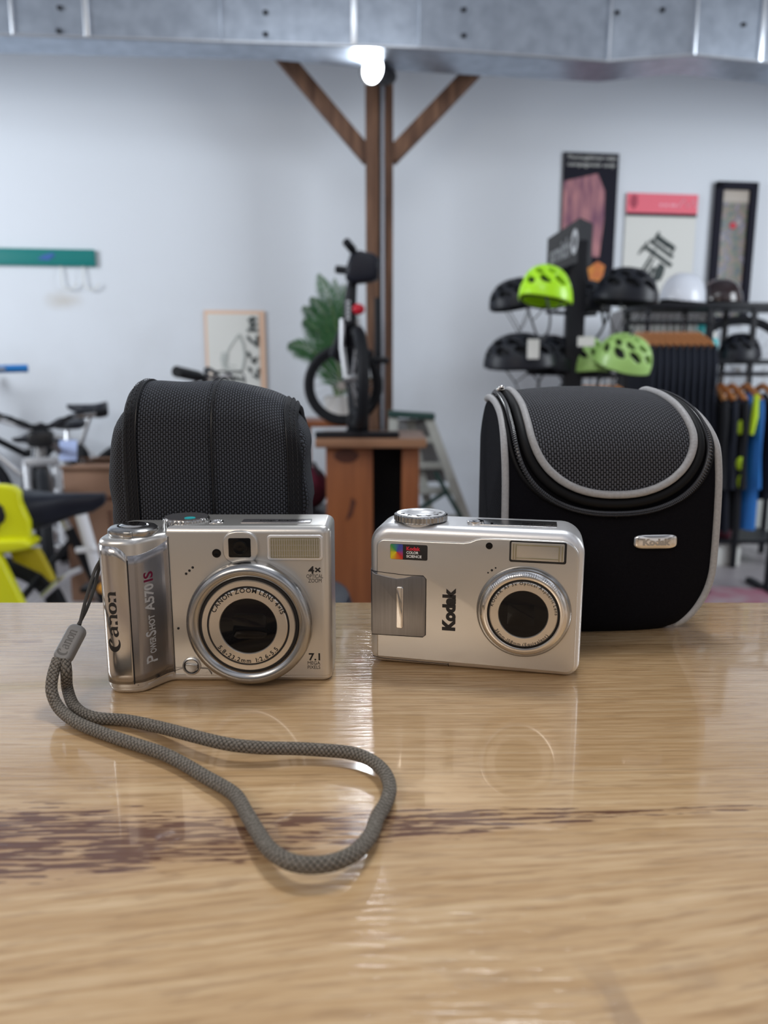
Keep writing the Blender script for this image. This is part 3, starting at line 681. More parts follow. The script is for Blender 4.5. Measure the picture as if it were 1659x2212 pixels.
# ---- wrist strap: thin loop, grey bead with the maker's name, thick braided cord on the counter
def W(px, py, Y=None, z=None): return at(px, py, Y) if Y else tab(px, py, z)
top = [at(219, 1207, .300), at(206, 1230, .298), at(195, 1262, .292), at(184, 1300, .286), at(172, 1350, .279)]
tp2 = [at(221, 1207, .302), at(212, 1236, .300), at(202, 1275, .294), at(186, 1318, .286), at(168, 1352, .280)]
ST = empty('wrist_strap', (0, 0, 0)); ST.parent = CA; ORG[ST] = ORG[CA].copy(); ST.empty_display_size = .01
b = MB(); b.tube(smooth_path(top, 5), .0007, 8); b.tube(smooth_path(tp2, 5), .0007, 8); b.tube(smooth_path([at(219, 1207, .300), at(222, 1200, .303), at(226, 1195, .306)], 3), .001, 8)
b.build('thin_loop', M['cord_thin'], ST, world=True)
c0, c1 = at(170, 1356, .2795), at(133, 1426, .2720); ax = (c0-c1); Ln = ax.length; ax.normalize()
side = Vector((1, 0, 0)); side = (side - ax*side.dot(ax)).normalized(); nrm = ax.cross(side)
if nrm.y > 0: nrm = -nrm
MX = Matrix((( *side, 0), (*nrm, 0), (*ax, 0), (0, 0, 0, 1))).transposed(); MX.translation = (c0+c1)/2   # local x side, y toward viewer, z along
b = MB(K); hw_, hl = 3.55, Ln/K/2 + .9
b.prism(rrect(-hw_, -hl, hw_, hl, 2.9, 8), -2.2, 2.2, bf=1.3, bb=1.3, seg=4, mtx=None)
vs = [MX @ v for v in b.v]; b2 = MB(); b2.add(vs, b.f); bd = b2.build('strap_bead', M['bead'], ST, world=True)
b = MB(K); canon_word(b, lambda a, c: (-(c-.5)*2.7, (a-LW/2)*2.0), 0); vs = [MX @ Vector((-v.x if False else v.x, 2.24*K, v.z)) for v in b.v]
# mirror check: side x nrm orientation; letters must read upward when seen from the front
b2 = MB(); b2.add(vs, b.f); b2.build('bead_lettering', M['bead_print'], ST, world=True, smooth=0)
rc = .0021
pa = [(140, 1424, 'Y', .2722), (143, 1450, 'Y', .2690), (146, 1489, 'Z', .0060), (162, 1527, 'Z', .0028), (200, 1549, 'Z', .0022), (273, 1556, 'Z', .0024), (345, 1571, 'Z', .0034), (418, 1590, 'Z', .0050), (490, 1607, 'Z', .0056),
      (562, 1615, 'Z', .0050), (640, 1617, 'Z', .0040), (707, 1621, 'Z', .0036), (760, 1627, 'Z', .0036), (800, 1642, 'Z', .0034), (830, 1668, 'Z', .0032), (842, 1701, 'Z', .0030), (833, 1735, 'Z', .0030), (814, 1768, 'Z', .0034), (800, 1805, 'Z', .0040), (765, 1843, 'Z', .0048),
      (715, 1864, 'Z', .0052), (659, 1868, 'Z', .0052), (615, 1857, 'Z', .0048), (580, 1832, 'Z', .0040), (555, 1795, 'Z', .0034), (533, 1758, 'Z', .0028), (505, 1715, 'Z', .0024), (442, 1677, 'Z', .0022), (393, 1648, 'Z', .0023), (345, 1625, 'Z', .0026), (287, 1606, 'Z', .0024),
      (225, 1585, 'Z', .0022), (165, 1560, 'Z', .0026), (128, 1530, 'Z', .0040), (112, 1495, 'Z', .0085), (114, 1460, 'Y', .2660), (125, 1424, 'Y', .2705)]
P = [at(a, c, v) if t == 'Y' else tab(a, c, v) for a, c, t, v in pa]
b = MB(); b.tube(smooth_path(P, 7), rc, 16, uvlen=True); b.build('braided_cord', M['cord'], ST, world=True)

# ================================================================ THE RIGHT CAMERA
KL = (.0370, .3035, 0.0); KY = -R(12.0)
KA = empty('compact_camera', KL, KY, 'slim pale silver compact camera with a grey side door, its right end nearer the viewer', 'camera')
def kf(cx, cy, yl=-.9):
    x, z = onplane(770+cx/3.19, 1070+cy/3.19, KL, KY, yl*mm); return x/mm, z/mm
HWK = 44.2
body = rrect(-HWK, 0.0, HWK, 61.5, (5, 6, 9.5, 9), 9)
b = MB(K); b.prism(body, 0, 27, bf=4.4, bb=4.0, seg=8); b.build('body', M['bright_silver'], KA, smooth=30)
# front panel with a step in its upper edge
fp = []
for c_ in ((128, 1118), (640, 1172), (1370, 1255)): fp.append(kf(*c_))
pnl = [(-40.8, 3.2), (38.5, 2.4)] + [(38.8+3.2*math.sin(R(a)), 5.6-3.2*math.cos(R(a))) for a in (10, 30, 50, 70, 90)]
pnl += [(42.0, 50)] + [(35.0+7*math.cos(R(a)), 51.0+6.8*math.sin(R(a))) for a in (10, 25, 40, 55, 70, 90)]
pnl += [(10, 57.8), (3.0, 57.6), (0.6, 57.0), (-1.5, 56.0), (-4.2, 55.4), (-20, 55.3), (-36, 55.3)] + [(-37.5+3.4*math.cos(R(a)), 52.0+3.3*math.sin(R(a))) for a in (100, 120, 145, 165, 180)]
b = MB(K); b.prism(pnl, -.95, 1.4, bf=.7, seg=4); b.build('front_panel', M['silver'], KA, smooth=30)
# mode dial
qx = kf(445, 160, 12)[0]; DX, DY, DZ = qx, 11.5, 61.3
b = MB(K); b.lathe([(9.4, -1.4), (9.4, .2), (8.0, .4), (0, .4)], (DX-.3, DY-.5, DZ), n=48); b.build('dial_base', M['bright_silver'], KA)
n = 160; rows = []
for z, k_, rb_ in ((.5, .97, 0), (.9, 1, 1), (3.0, 1, 1), (3.4, .975, 0), (3.5, .93, 0)):
    rows.append([Vector((DX + (11.2*k_ + (.26 if (j % 4) < 2 and rb_ else 0))*math.cos(2*PI*j/n), DY + (11.2*k_ + (.26 if (j % 4) < 2 and rb_ else 0))*math.sin(2*PI*j/n), DZ+z)) for j in range(n)])
b = MB(K); b.grid(rows, closed=True); md = b.build('mode_dial', M['satin'], KA, smooth=25)
b = MB(K); b.lathe([(10.5, 3.3), (10.3, 3.7), (6.2, 3.8), (5.8, 4.1), (5.4, 3.8), (0, 3.6)], (DX, DY, DZ), n=48); b.build('dial_face', M['bright_silver'], md)
b = MB(K)
for a in range(-150, 30, 30):
    b.box((DX+8.2*math.cos(R(a)), DY+8.2*math.sin(R(a)), DZ+3.8), (2.0, .55, .12), Euler((0, 0, R(a+25)))); b.box((DX+8.2*math.cos(R(a+6)), DY+8.2*math.sin(R(a+6)), DZ+3.8), (1.4, .5, .12), Euler((0, 0, R(a+95))))
b.build('dial_symbols', M['print_black'], md, smooth=0)
# top plate, buttons and small print on the top
b = MB(K); b.box((16, 13, 61.5), (34, 12, .7), bev=.3); b.build('top_plate', M['satin'], KA)
q = kf(820, 165, 10); b = MB(K); b.lathe([(3.6, 61.5), (3.6, 62.6), (3.0, 62.8), (0, 62.2)], (q[0], 10, 0), n=32); b.build('shutter_button', M['chrome'], KA)
b = MB(K); b.lathe([(.6, 61.8), (.6, 62.2), (0, 62.2)], (q[0]+7.0, 9, 0), n=12); b.build('indicator_light', M['black_gloss'], KA)
b = MB(K); b.text('OPTICAL  3X', 26, 0, 0, 1.8); b2 = MB(); b2.add([(v.x, (11*K) + v.z, 62.1*K) for v in b.v], b.f); b2.build('top_lettering', M['print_black'], KA, smooth=0)
# colour sticker
x0, z1 = kf(233, 336, -1); x1, z0 = kf(489, 448, -1); zc_ = (z0+z1)/2; hh_ = 3.3
b = MB(K); b.prism(rrect(x0, zc_-hh_, x1, zc_+hh_, .7), -1.05, -.8, bf=.05); stk = b.build('badge_sticker', M['print_black'], KA)
mw = mat('colour_wheel', (1, 1, 1), .4); gg = NG(mw); tcw = gg.n('ShaderNodeTexCoord')
mpw = gg.n('ShaderNodeMapping', {0: tcw.outputs['Object']}); wx = (x0 + 2.7)*K; mpw.inputs['Location'].default_value = (-wx, 0, -zc_*K)
sw_ = gg.n('ShaderNodeSeparateXYZ', {0: mpw.outputs[0]}); an = gg.math('ARCTAN2', sw_.outputs[2], sw_.outputs[0]); an = gg.math('MULTIPLY_ADD', an, 1/(2*PI), .5)
gg.link(gg.ramp(an, [(0, (.55, .50, .03)), (.12, (.75, .62, .02)), (.25, (.72, .20, .02)), (.38, (.60, .03, .03)), (.47, (.35, .05, .22)), (.55, (.10, .08, .35)), (.68, (.05, .08, .40)), (.76, (.05, .20, .30)), (.86, (.05, .30, .08)), (1, (.40, .48, .04))]), 'Base Color')
b = MB(K); b.prism(rrect(x0+.1, zc_-hh_+.1, x0+5.4, zc_+hh_-.1, .4), -1.12, -.9); b.build('colour_wheel', mw, stk, smooth=0)
b = MB(K); b.text('Kodak', x0+6.9, zc_+1.55, -1.1, 1.55, bold=.05, align='L', width=5.8); b.build('sticker_name', M['print_red'], stk, smooth=0)
b = MB(K); b.text('COLOR', x0+6.9, zc_-.15, -1.1, 1.1, bold=.04, align='L', width=5.1); b.text('SCIENCE', x0+6.9, zc_-1.75, -1.1, 1.1, bold=.04, align='L', width=6.4); b.build('sticker_text', M['print_white'], stk, smooth=0)
# grey door with wavy top and chrome strip
dx1 = kf(478, 700)[0]; dz1 = kf(440, 556)[1]; dz0 = kf(440, 975)[1]
dl = -HWK + 1.2
wave = [(dx1-1.2, dz1), (dx1-6, dz1-.2), (dx1-9, dz1-1.2), (dx1-12.5, dz1-1.7), (dx1-16, dz1-1.0), (dx1-22, dz1+.1), (dl, dz1+.9)]
door = [(dl, dz0-.3), (dx1-1.2, dz0), (dx1-.3, dz0+.4), (dx1, dz0+1.2), (dx1, dz1-1.2), (dx1-.4, dz1-.4)] + wave
rows = []
b = MB(K); b.prism(door, -1.15, .8, bf=.35, seg=3); b.build('battery_door', M['door_grey'], KA, smooth=30)
b = MB(K); sd = [(-.9, 0), (-.9, .1)]
b.prism([(-HWK-.25, 0), (-HWK+1.0, 0), (-HWK+1.0, 1), (-HWK-.25, 1)], 0, 1) if False else None
b = MB(K); qq = arc(-HWK+4.4, 4.4, 4.5, 180, 262, 8); rows = [[Vector((x, y, z)) for x, y in [(-HWK-.1, 14)]+qq] for z in (dz0-.3, dz1+.9)]; b.grid(rows)
b.build('door_side', M['door_grey'], KA, mods=[('SOLIDIFY', dict(thickness=.0002, offset=0))])
b = MB(K); b.tube([(dl, -.9, dz0-.3), (dx1-1.2, -1.0, dz0-.05), (dx1+.05, -1.0, dz0+1.0), (dx1+.05, -1.0, dz1-1.2), (dx1-1.2, -1.0, dz1+.15), (dx1-9, -1.0, dz1+.05), (dl, -.9, dz1+1.1)], .16, 6); b.build('door_joint', M['black_plastic'], KA)
x0, z1 = kf(275, 628, -1.2); x1, z0 = kf(325, 916, -1.2)
b = MB(K); b.prism(rrect(x0, z0, x1-.2, z1, .8), -1.9, -1, bf=.35); b.build('chrome_strip', M['chrome'], KA)
# side name, vertical
xa, za = kf(676, 935, -1); xb, zb = kf(592, 636, -1)
b = MB(K); b.text('Kodak', (xa+xb)/2+.2, (za+zb)/2, -1.0, abs(xa-xb)*.93, rot=PI/2, bold=.085, width=abs(zb-za)); b.build('front_name', M['print_black'], KA, smooth=0)
# lens
ox, oz = kf(1149, 818, -4); b = MB(K)
b.lathe([(19.0, 0), (19.2, -1.2), (18.9, -2.4), (18.2, -3.2), (17.6, -3.3)], (ox, 0, oz), 'Y', 96); b.build('lens_rim', M['satin'], KA)
rows = []
for r_, y in ((17.7, -3.2), (16.8, -4.5), (15.4, -4.9), (14.6, -4.6), (14.2, -3.0)):
    rows.append([Vector((ox+r_*math.cos(-2*PI*j/96), y, oz+r_*math.sin(-2*PI*j/96))) for j in range(96)])
b = MB(K); b.grid(rows, closed=True)
b.build('bezel', M['chrome'], KA, smooth=50)
b = MB(K)
for j in range(34):
    a = R(40 + j*3.1); ca, sa = math.cos(a), math.sin(a)
    b.tube([(ox+17.3*ca, -3.95, oz+17.3*sa), (ox+16.0*ca, -4.85, oz+16.0*sa)], .22, 6)
b.build('bezel_knurling', M['chrome'], KA)
b = MB(K); b.lathe([(14.3, -1), (14.3, -3.6), (13.4, -3.6), (13.4, -1)], (ox, 0, oz), 'Y', 80); b.build('lens_gap', M['black_plastic'], KA)
b = MB(K); b.lathe([(13.6, -1), (13.6, -4.6), (13.2, -5.0), (10.1, -5.0), (9.8, -4.6), (9.8, -1)], (ox, 0, oz), 'Y', 80); fr = b.build('face_ring', M['face_ring'], KA)
b = MB(K); b.arc_text('KODAK AF 3x Optical Aspheric Lens', ox, oz, -5.03, 13.0, 1.35, R(168), R(2), True, .02); b.arc_text('36mm-108mm (Equivalent)', ox, oz, -5.03, 12.8, 1.35, R(212), R(322), False, .02)
b.build('lens_lettering', M['print_black'], fr, smooth=0)
b = MB(K); b.lathe([(9.9, -1), (9.9, -4.4), (0, -4.4)], (ox, 0, oz), 'Y', 64); b.prism(rrect(ox-6.4, oz-4.6, ox+4.6, oz+4.2, .6), -4.5, -4.3, bf=.06); b.build('lens_cover', M['black_gloss'], KA)
# flash
x0, z1 = kf(1056, 322, -1); x1, z0 = kf(1446, 465, -1); zc2 = (z0+z1)/2; hz = 4.55*.98
b = MB(K); b.prism(rrect(x0, zc2-hz, x1, zc2+hz, .9), -1.1, -.5, bf=.1); fl = b.build('flash', M['black_plastic'], KA)
b = MB(K); b.prism(rrect(x0+.7, zc2-hz+.9, x1-.9, zc2+hz-.6, .5), -1.3, -.9, bf=.12); b.build('flash_window', M['flash_glass2'], fl)
b = MB(K)
for x in (x0+1.6, x0+2.6, x1-2.9, x1-1.7): b.box((x, -1.4, zc2), (.45, .5, hz*2-2.4), bev=.1)
b.box(((x0+x1)/2, -1.35, zc2+hz-1.6), (x1-x0-6, .3, .5), bev=.1); b.box(((x0+x1)/2, -1.35, zc2-hz+1.9), (x1-x0-6, .3, .4), bev=.1)
b.build('flash_ribs', M['flash_glass'], fl)
q = kf(915, 348); b = MB(K); b.lathe([(1.4, -.5), (1.4, -1.1), (1.2, -1.15), (0, -1.0)], (q[0], 0, q[1]), 'Y', 28); b.build('focus_lamp', M['black_gloss'], KA)
b = MB(K)
for cx, cy, r_ in ((907, 533, .36), (933, 516, .5), (959, 500, .36)): q = kf(cx, cy); b.lathe([(r_, -.5), (r_, -1.0), (0, -1.0)], (q[0], 0, q[1]), 'Y', 16)
b.build('microphone_holes', M['black_plastic'], KA)
p0, p1, p2 = kf(78, 1108), kf(632, 1163), kf(632, 1205)
b = MB(K); b.tube([(-HWK+1.5, -.0, p0[1]), (-38, -1.0, p0[1]-.3), (p1[0], -1.0, p1[1]), (p1[0], -.9, 2.6), (p1[0], .2, 1.0)], .17, 6); b.build('base_joint', M['black_plastic'], KA)

# ================================================================ THE LEFT CASE (tall, woven, with a flap)
GL = (-.0800, .3340, 0.0); GY = R(2.0)
GA = empty('camera_case', GL, GY, 'tall black woven nylon case with a flap over its top, standing behind the grip camera', 'camera case')
def arc_len(P):
    L = [0]
    for a, c in zip(P, P[1:]): L.append(L[-1]+math.hypot(c[0]-a[0], c[1]-a[1]))
    return L
def resample(P, n):
    L = arc_len(P); o = []
    for i in range(n+1):
        t = L[-1]*i/n; j = 0
        while j < len(L)-2 and L[j+1] < t: j += 1
        q = (t-L[j])/max(L[j+1]-L[j], 1e-9); o.append(tuple(P[j][k_]+(P[j+1][k_]-P[j][k_])*q for k_ in range(len(P[0]))))
    return o
def spl(P, n):
    q = smooth_path([(x, y, 0) for x, y in P], 8); return resample([(v.x, v.y) for v in q], n)
# inner body: loft of rounded sections
def body_half(z): return 45.6 - (0 if z < 88 else 9*((z-88)/20)**1.8)
rows = []; uvs = []
zs = [0, 1.5, 4] + [8+i*4 for i in range(20)] + [87, 90, 93, 96, 99, 102, 105, 107.5, 109]
for z in zs:
    hx = body_half(z) - (2.0 if z == 0 else .6 if z == 1.5 else 0); y0, y1 = 4.0 + (max(0, z-100)*.8), 56 - (max(0, z-100)*.8); row = []; u = []; N = 64
    for j in range(N+1):
        t = 2*PI*j/N; c, s_ = math.cos(t), math.sin(t); e_ = .32
        x = hx*abs(c)**e_*(1 if c >= 0 else -1); y = (y0+y1)/2 + (y1-y0)/2*abs(s_)**e_*(1 if s_ >= 0 else -1)
        pf = .9*math.sin(z*.19+ (2 if c > 0 else 0))*abs(c)**2 if z > 60 else 0
        row.append(Vector((x+pf*(1 if c > 0 else -1), y, z))); u.append(((x-y)*K, z*K))
    rows.append(row); uvs.append(u)
b = MB(K); b.grid(rows, uvs); b.add([r_ for r_ in rows[-1]], [tuple(range(len(rows[-1])-1))], None, uvs[-1]); b.build('body', M['nylon'], GA, smooth=60)
FP = spl([(0.6, 0), (0.2, 20), (-.6, 50), (-.8, 80), (0.2, 98), (3.2, 108), (9.5, 115), (20, 118.6), (34, 119), (48, 116), (57, 108), (60.5, 96), (61, 60), (61, 1)], 110)
FL_ = arc_len(FP)
def flap(x, i, off=0.0):     # x in mm across, i row
    x0_ = x; y, z = FP[i]; a = FP[max(i-1, 0)]; c = FP[min(i+1, len(FP)-1)]; t = Vector((0, c[0]-a[0], c[1]-a[1])).normalized(); n_ = Vector((0, -t.z, t.y))
    u = x/39.5; topness = max(0, min(1, (z-84)/30)); xx = x*(1 - (.055 if x > 0 else .02)*topness**2) + 4.2
    sag = (11*topness*u**2.6 if u > 0 else 3.2*topness*abs(u)**10) + 1.0*topness*(u+.3) + .4*math.sin(x*.18+i*.2)*topness
    y2 = y + .9*abs(u)**6*2
    return Vector((xx, y2, z - sag)) + n_*(off + .7*math.sin(PI*(u+1)/2)**.5 if abs(u) <= 1 else off)
def flap_strip(x0, x1, nx, off, m, name, sh=0.0):
    rows = []; uvs = []
    for i in range(len(FP)):
        row = []; u = []
        for j in range(nx+1): x = x0+(x1-x0)*j/nx; row.append(flap(x, i, off)); u.append((x*K + sh*FL_[i]*K, FL_[i]*K))
        rows.append(row); uvs.append(u)
    b = MB(K); b.grid(rows, uvs); return b.build(name, m, GA, smooth=60, mods=[('SOLIDIFY', dict(thickness=.0022, offset=-1))])
flap_strip(-33.5, -.25, 16, 0, M['nylon'], 'flap_panel'); flap_strip(.25, 33.5, 16, .15, M['nylon'], 'flap_panel')
tag(flap_strip(-39.5, -33.2, 6, .9, M['tape'], 'edge_binding', .6), 'smoother binding tape'); tag(flap_strip(33.2, 39.5, 6, .9, M['tape'], 'edge_binding', -.6), 'smoother binding tape')
b = MB(K)
for x in (-33.2, 33.2, 0): b.tube([flap(x, i, .75 if x else -.05) for i in range(0, len(FP), 2)], .38 if x else .6, 6)
b.build('seam', M['black_plastic'], GA)
b = MB(K)
for x in (-1.5, 1.6, -35.6, -37.6, 35.6, 37.6):
    for i in range(3, 75): 
        a = flap(x, i, 1.0 + (.0 if abs(x) < 5 else .9)*.2); c = flap(x, i, 1.0 + (.0 if abs(x) < 5 else .9)*.2) + (FPd := Vector((0, 0, 1.4)) if i < 45 else Vector((0, 1.2, .5)))
        b.tube([a, c], .20, 5)
tag(b.build('stitching', M['stitch'], GA), kind='stuff')

# ================================================================ THE RIGHT CASE (rounded, grey piping, zip)
RL = (.1075, .3510, 0.0); RY = R(3.5)
RA = empty('camera_case', RL, RY, 'rounded black zip case with grey piping and a metal badge, standing behind the slim camera', 'camera case')
RP = spl([(9, 0), (5, .4), (1.6, 4), (.2, 11), (-.6, 25), (-1.0, 45), (-.4, 64), (1.2, 78), (5.0, 89.5), (12.5, 97.8), (24, 104.6), (38, 109), (52, 111.4), (63, 111.8), (69, 108.5), (71, 100), (71, 60), (70, 20), (67, 3), (62, 0)], 150)
RLn = arc_len(RP); RT = RLn[-1]
def rprof(T):
    T = max(0, min(RT, T)); i = min(int(T/RT*150), 149); q = (T-RLn[i])/(RLn[i+1]-RLn[i]); a, c = RP[i], RP[i+1]
    t = Vector((0, c[0]-a[0], c[1]-a[1])).normalized(); a2, c2 = RP[max(i-2, 0)], RP[min(i+3, 150)]
    t = Vector((0, c2[0]-a2[0], c2[1]-a2[1])).normalized()
    return a[0]+(c[0]-a[0])*q, a[1]+(c[1]-a[1])*q, Vector((0, -t.z, t.y))
def halfw(T):
    y, z, n_ = rprof(T)
    w_ = 50.5
    if z < 34: w_ -= 15.0*((34-z)/34)**2.2
    if z > 88: w_ -= 3.5*((z-88)/25)**1.6
    return w_
def rs(x, T, off=0.0):       # x in mm across; the front swells a little
    y, z, n_ = rprof(T); u = x/halfw(T); bul = 2.6*(1-min(1, u*u)) - (1.6*abs(u)**8 if abs(u) <= 1 else 1.6)
    return Vector((x, y, z)) + n_*(bul+off)
TT = [RT*i/130 for i in range(131)]
rows = []; uvs = []
for T in TT:
    h = halfw(T); row = []; u = []
    for j in range(41): x = h*math.sin(PI/2*(-1+2*j/40)); row.append(rs(x, T)); u.append((x*K, T*K))
    rows.append(row); uvs.append(u)
b = MB(K); b.grid(rows, uvs)
b.build('body', M['neoprene'], RA, smooth=60)
for sgn in (-1, 1):
    rows = []; uvs = []
    for s_ in (1, .93, .8, .6, .35, .1):
        row = []; u = []
        for T in TT:
            p = rs(sgn*halfw(T), T); c = Vector((sgn*47, 34, 50)); q = c + (p-c)*s_; q.x = p.x*s_ + sgn*50*(1-s_) + sgn*(2.6*(1-s_**2)); row.append(q); u.append((q.y*K, q.z*K))
        rows.append(row); uvs.append(u)
    b = MB(K); b.grid(rows, uvs); n_ = len(rows[-1]); b.add(rows[-1], [tuple(range(n_))], None, uvs[-1]); b.build('side_panel', M['nylon_side'], RA, smooth=60)
    b = MB(K); b.tube([rs(sgn*halfw(T), T, .3) + Vector((sgn*.5, 0, 0)) for T in TT[2:-2] if not (rprof(T)[0] > 60 and rprof(T)[1] < 110.5)], 1.75, 12); b.build('piping', M['piping'], RA)
b = MB(K); b.box((0, 34, .8), (66, 50, 1.6), bev=.6); b.build('base', M['black_plastic'], RA)
def Tz(z):   # first profile length whose height reaches z
    for i, T in enumerate(TT):
        if rprof(T)[1] >= z: return T
def ucurve(A, zb, D, p=2.2, Tend=150.0):
    T0 = Tz(zb)
    def a(T):
        t = (T-T0)/D
        if t <= 0: return 0.0
        v = A*(1-max(0, 1-t)**p)**(1/p)
        return v
    return T0, a
T0, ua = ucurve(39.0, 66.5, 31)
TE = T0 + 92
# woven lid panel inside the U
rows = []; uvs = []
seq = [T0 + .02 + (TE-T0)*(i/90)**1.6 for i in range(91)]
for T in seq:
    h = ua(T)*(1 - .05*max(0, (T-T0-38)/54)); row = []; u = []
    for j in range(33): x = h*(-1+2*j/32); row.append(rs(x, T, 1.2 + .8*(1-(x/39)**2))); u.append((x*K, T*K))
    rows.append(row); uvs.append(u)
b = MB(K); b.grid(rows, uvs); b.build('lid_panel', M['nylon2'], RA, smooth=60)
def upath(fa, T0_, TE_, off, n=44, sh=0.0, pw=2.0):
    L = [T0_ + (TE_-T0_)*(i/n)**pw for i in range(n+1)]
    return [rs(-fa(T)*(1-.05*max(0, (T-T0-38)/54)), T, off) for T in L[::-1]] + [rs(fa(T)*(1-.05*max(0, (T-T0-38)/54)), T, off) for T in L[1:]]
b = MB(K); b.tube(smooth_path(upath(ua, T0, TE, 1.8), 3), 1.85, 12); tag(b.build('lid_piping', M['piping'], RA), 'grey U-shaped piping')
# lid band and zip around the U
T1, za_ = ucurve(46.2, 59.0, 37, 2.3)
T2, zb_ = ucurve(42.4, 62.5, 34, 2.2)
b = MB(K); b.tube(smooth_path(upath(zb_, T2, TE, .9), 3), 2.3, 10); b.build('lid_band', M['tape'], RA)
zp = resample([tuple(v) for v in smooth_path(upath(za_, T1, TE, 1.9), 4)], 300)
b = MB(K); b.tube(zp, 1.0, 8)
zc3 = Vector((0, 34, 60))
for i in range(0, 300, 1):
    p = Vector(zp[i]); q = Vector(zp[i+1]); t = (q-p).normalized(); out_ = (p - zc3); out_ = (out_ - t*out_.dot(t)).normalized(); sd = t.cross(out_)
    for k_ in (-1, 1): b.tube([p + sd*k_*1.0 + out_*.5, p + sd*k_*.25 + out_*1.35 + t*.4], .42, 5)
b.build('zip', M['zip_teeth'], RA)
zt = resample([tuple(v) for v in smooth_path(upath(lambda T: za_(T)+2.2*min(1, max(0, (T-T1)/6)), T1-1.6, TE, .5), 3)], 150)
b = MB(K); b.tube(zt, 1.3, 8); b.build('zip_tape', M['tape'], RA)
pz = Vector(zp[18]); b = MB(K); b.box(pz + Vector((1.0, 0, 2.0)), (4.2, 5.5, 2.2), bev=.8); b.ell(pz + Vector((1.0, -3.5, 3.2)), (1.6, 1.6, 1.2)); b.build('zip_slider', M['chrome'], RA)
# metal badge with the maker's name
q0 = onplane(1368, 1170, RL, RY, -.004); q1 = onplane(1463, 1170, RL, RY, -.004); bx = (q0[0]+q1[0])/2/K; bw = (q1[0]-q0[0])/2/K; bz = q0[1]/K; bh = 3.75
rim_ = []
for i in range(56):
    t = 2*PI*i/56; c, s_ = math.cos(t), math.sin(t); e_ = .42
    rim_.append((bw*abs(c)**e_*(1 if c >= 0 else -1), bh*abs(s_)**e_*(1 if s_ >= 0 else -1)*(1 - .14*abs(c)**3)))
by = rs(bx, Tz(bz)).y
rows = []
for k_, dy in ((1, .3), (1, -.6), (.985, -1.1), (.93, -1.7), (.8, -2.2), (.5, -2.6), (.05, -2.8)):
    rows.append([Vector((bx + x*k_, by + dy, bz + z*k_)) for x, z in rim_])
b = MB(K); b.grid(rows, closed=True); b.add(rows[-1], [tuple(range(56))]); bdg = b.build('badge', M['chrome'], RA, smooth=60)
b = MB(K); b.text('Kodak', bx, bz, by-2.75, 3.0, bold=.07, width=bw*1.25)
b.v = [Vector((v.x, v.y + (.5*K)*abs((v.x/K-bx)/bw*1.1)**2, v.z)) for v in b.v]; b.build('badge_lettering', M['satin'], bdg, smooth=0)

# ================================================================ OVERHEAD DUCT, POST, LAMP
ZB = 1.55
fe = [(-900, 43), (0, 75), (820, 101), (905, 104), (1310, 133), (1497, 119), (2500, 222)]
be = [(-900, 96), (0, 115), (600, 130), (860, 153), (1290, 177), (1455, 160), (2500, 269)]
F_ = [tab(x, y, ZB) for x, y in fe]; B_ = [tab(x, y, ZB) for x, y in be]
DT = empty('ventilation_duct', (0, 3.9, ZB), label='long galvanised metal duct hanging across the top of the view', cat='duct')
b = MB(); n = 7; H_ = 0.62
vs = F_ + B_ + [p+Vector((0, 0, H_)) for p in F_] + [p+Vector((0, 0, H_)) for p in B_]
fs = []
for i in range(n-1):
    fs += [(i, i+1, 2*n+i+1, 2*n+i)[::1], (i, n+i, n+i+1, i+1), (n+i, 3*n+i, 3*n+i+1, n+i+1), (2*n+i, 2*n+i+1, 3*n+i+1, 3*n+i)]
fs += [(0, 2*n, 3*n, n), (n-1, 2*n-1, 4*n-1, 3*n-1)]
b.add(vs, fs); b.build('duct_body', M['duct'], DT, world=True, smooth=0)
def front_at(px):
    for (x0, y0), (x1, y1) in zip(fe, fe[1:]):
        if x0 <= px <= x1: t = (px-x0)/(x1-x0); return tab(px, y0+(y1-y0)*t, ZB), (tab(x1, y1, ZB)-tab(x0, y0, ZB)).normalized()
for px, w_, m_ in ((30, .012, 'duct_seam'), (190, .022, 'duct_seam'), (478, .008, 'duct'), (765, .026, 'duct_seam'), (905, .008, 'duct'), (1315, .006, 'duct_seam'), (1498, .012, 'duct_seam'), (1640, .024, 'duct_seam')):
    p, d = front_at(px); b = MB(); a_ = math.atan2(d.y, d.x)
    b.box(p + Vector((0, -.006, H_/2)), (w_, .014, H_), Euler((0, 0, a_)), bev=.002, seg=2); b.build('duct_seam', M[m_], DT, world=True)
b = MB()
for i in range(n-1):
    for s_ in range(6):
        pass
    b.tube([F_[i]+Vector((0, -.004, 0)), F_[i+1]+Vector((0, -.004, 0))], .007, 6)
b.build('duct_lip', M['duct_seam'], DT, world=True)
for px, py in ((130, 18), (128, 68), (574, 28), (574, 75), (1002, 22), (1002, 78), (1332, 28), (1430, 22), (1605, 55)):
    p, d = front_at(px); q = at(px, py, p.y); b = MB(); b.box(q + Vector((0, -.008, 0)), (.022, .01, .016), bev=.003, seg=2); b.build('duct_clip', M['black_satin'], DT, world=True)

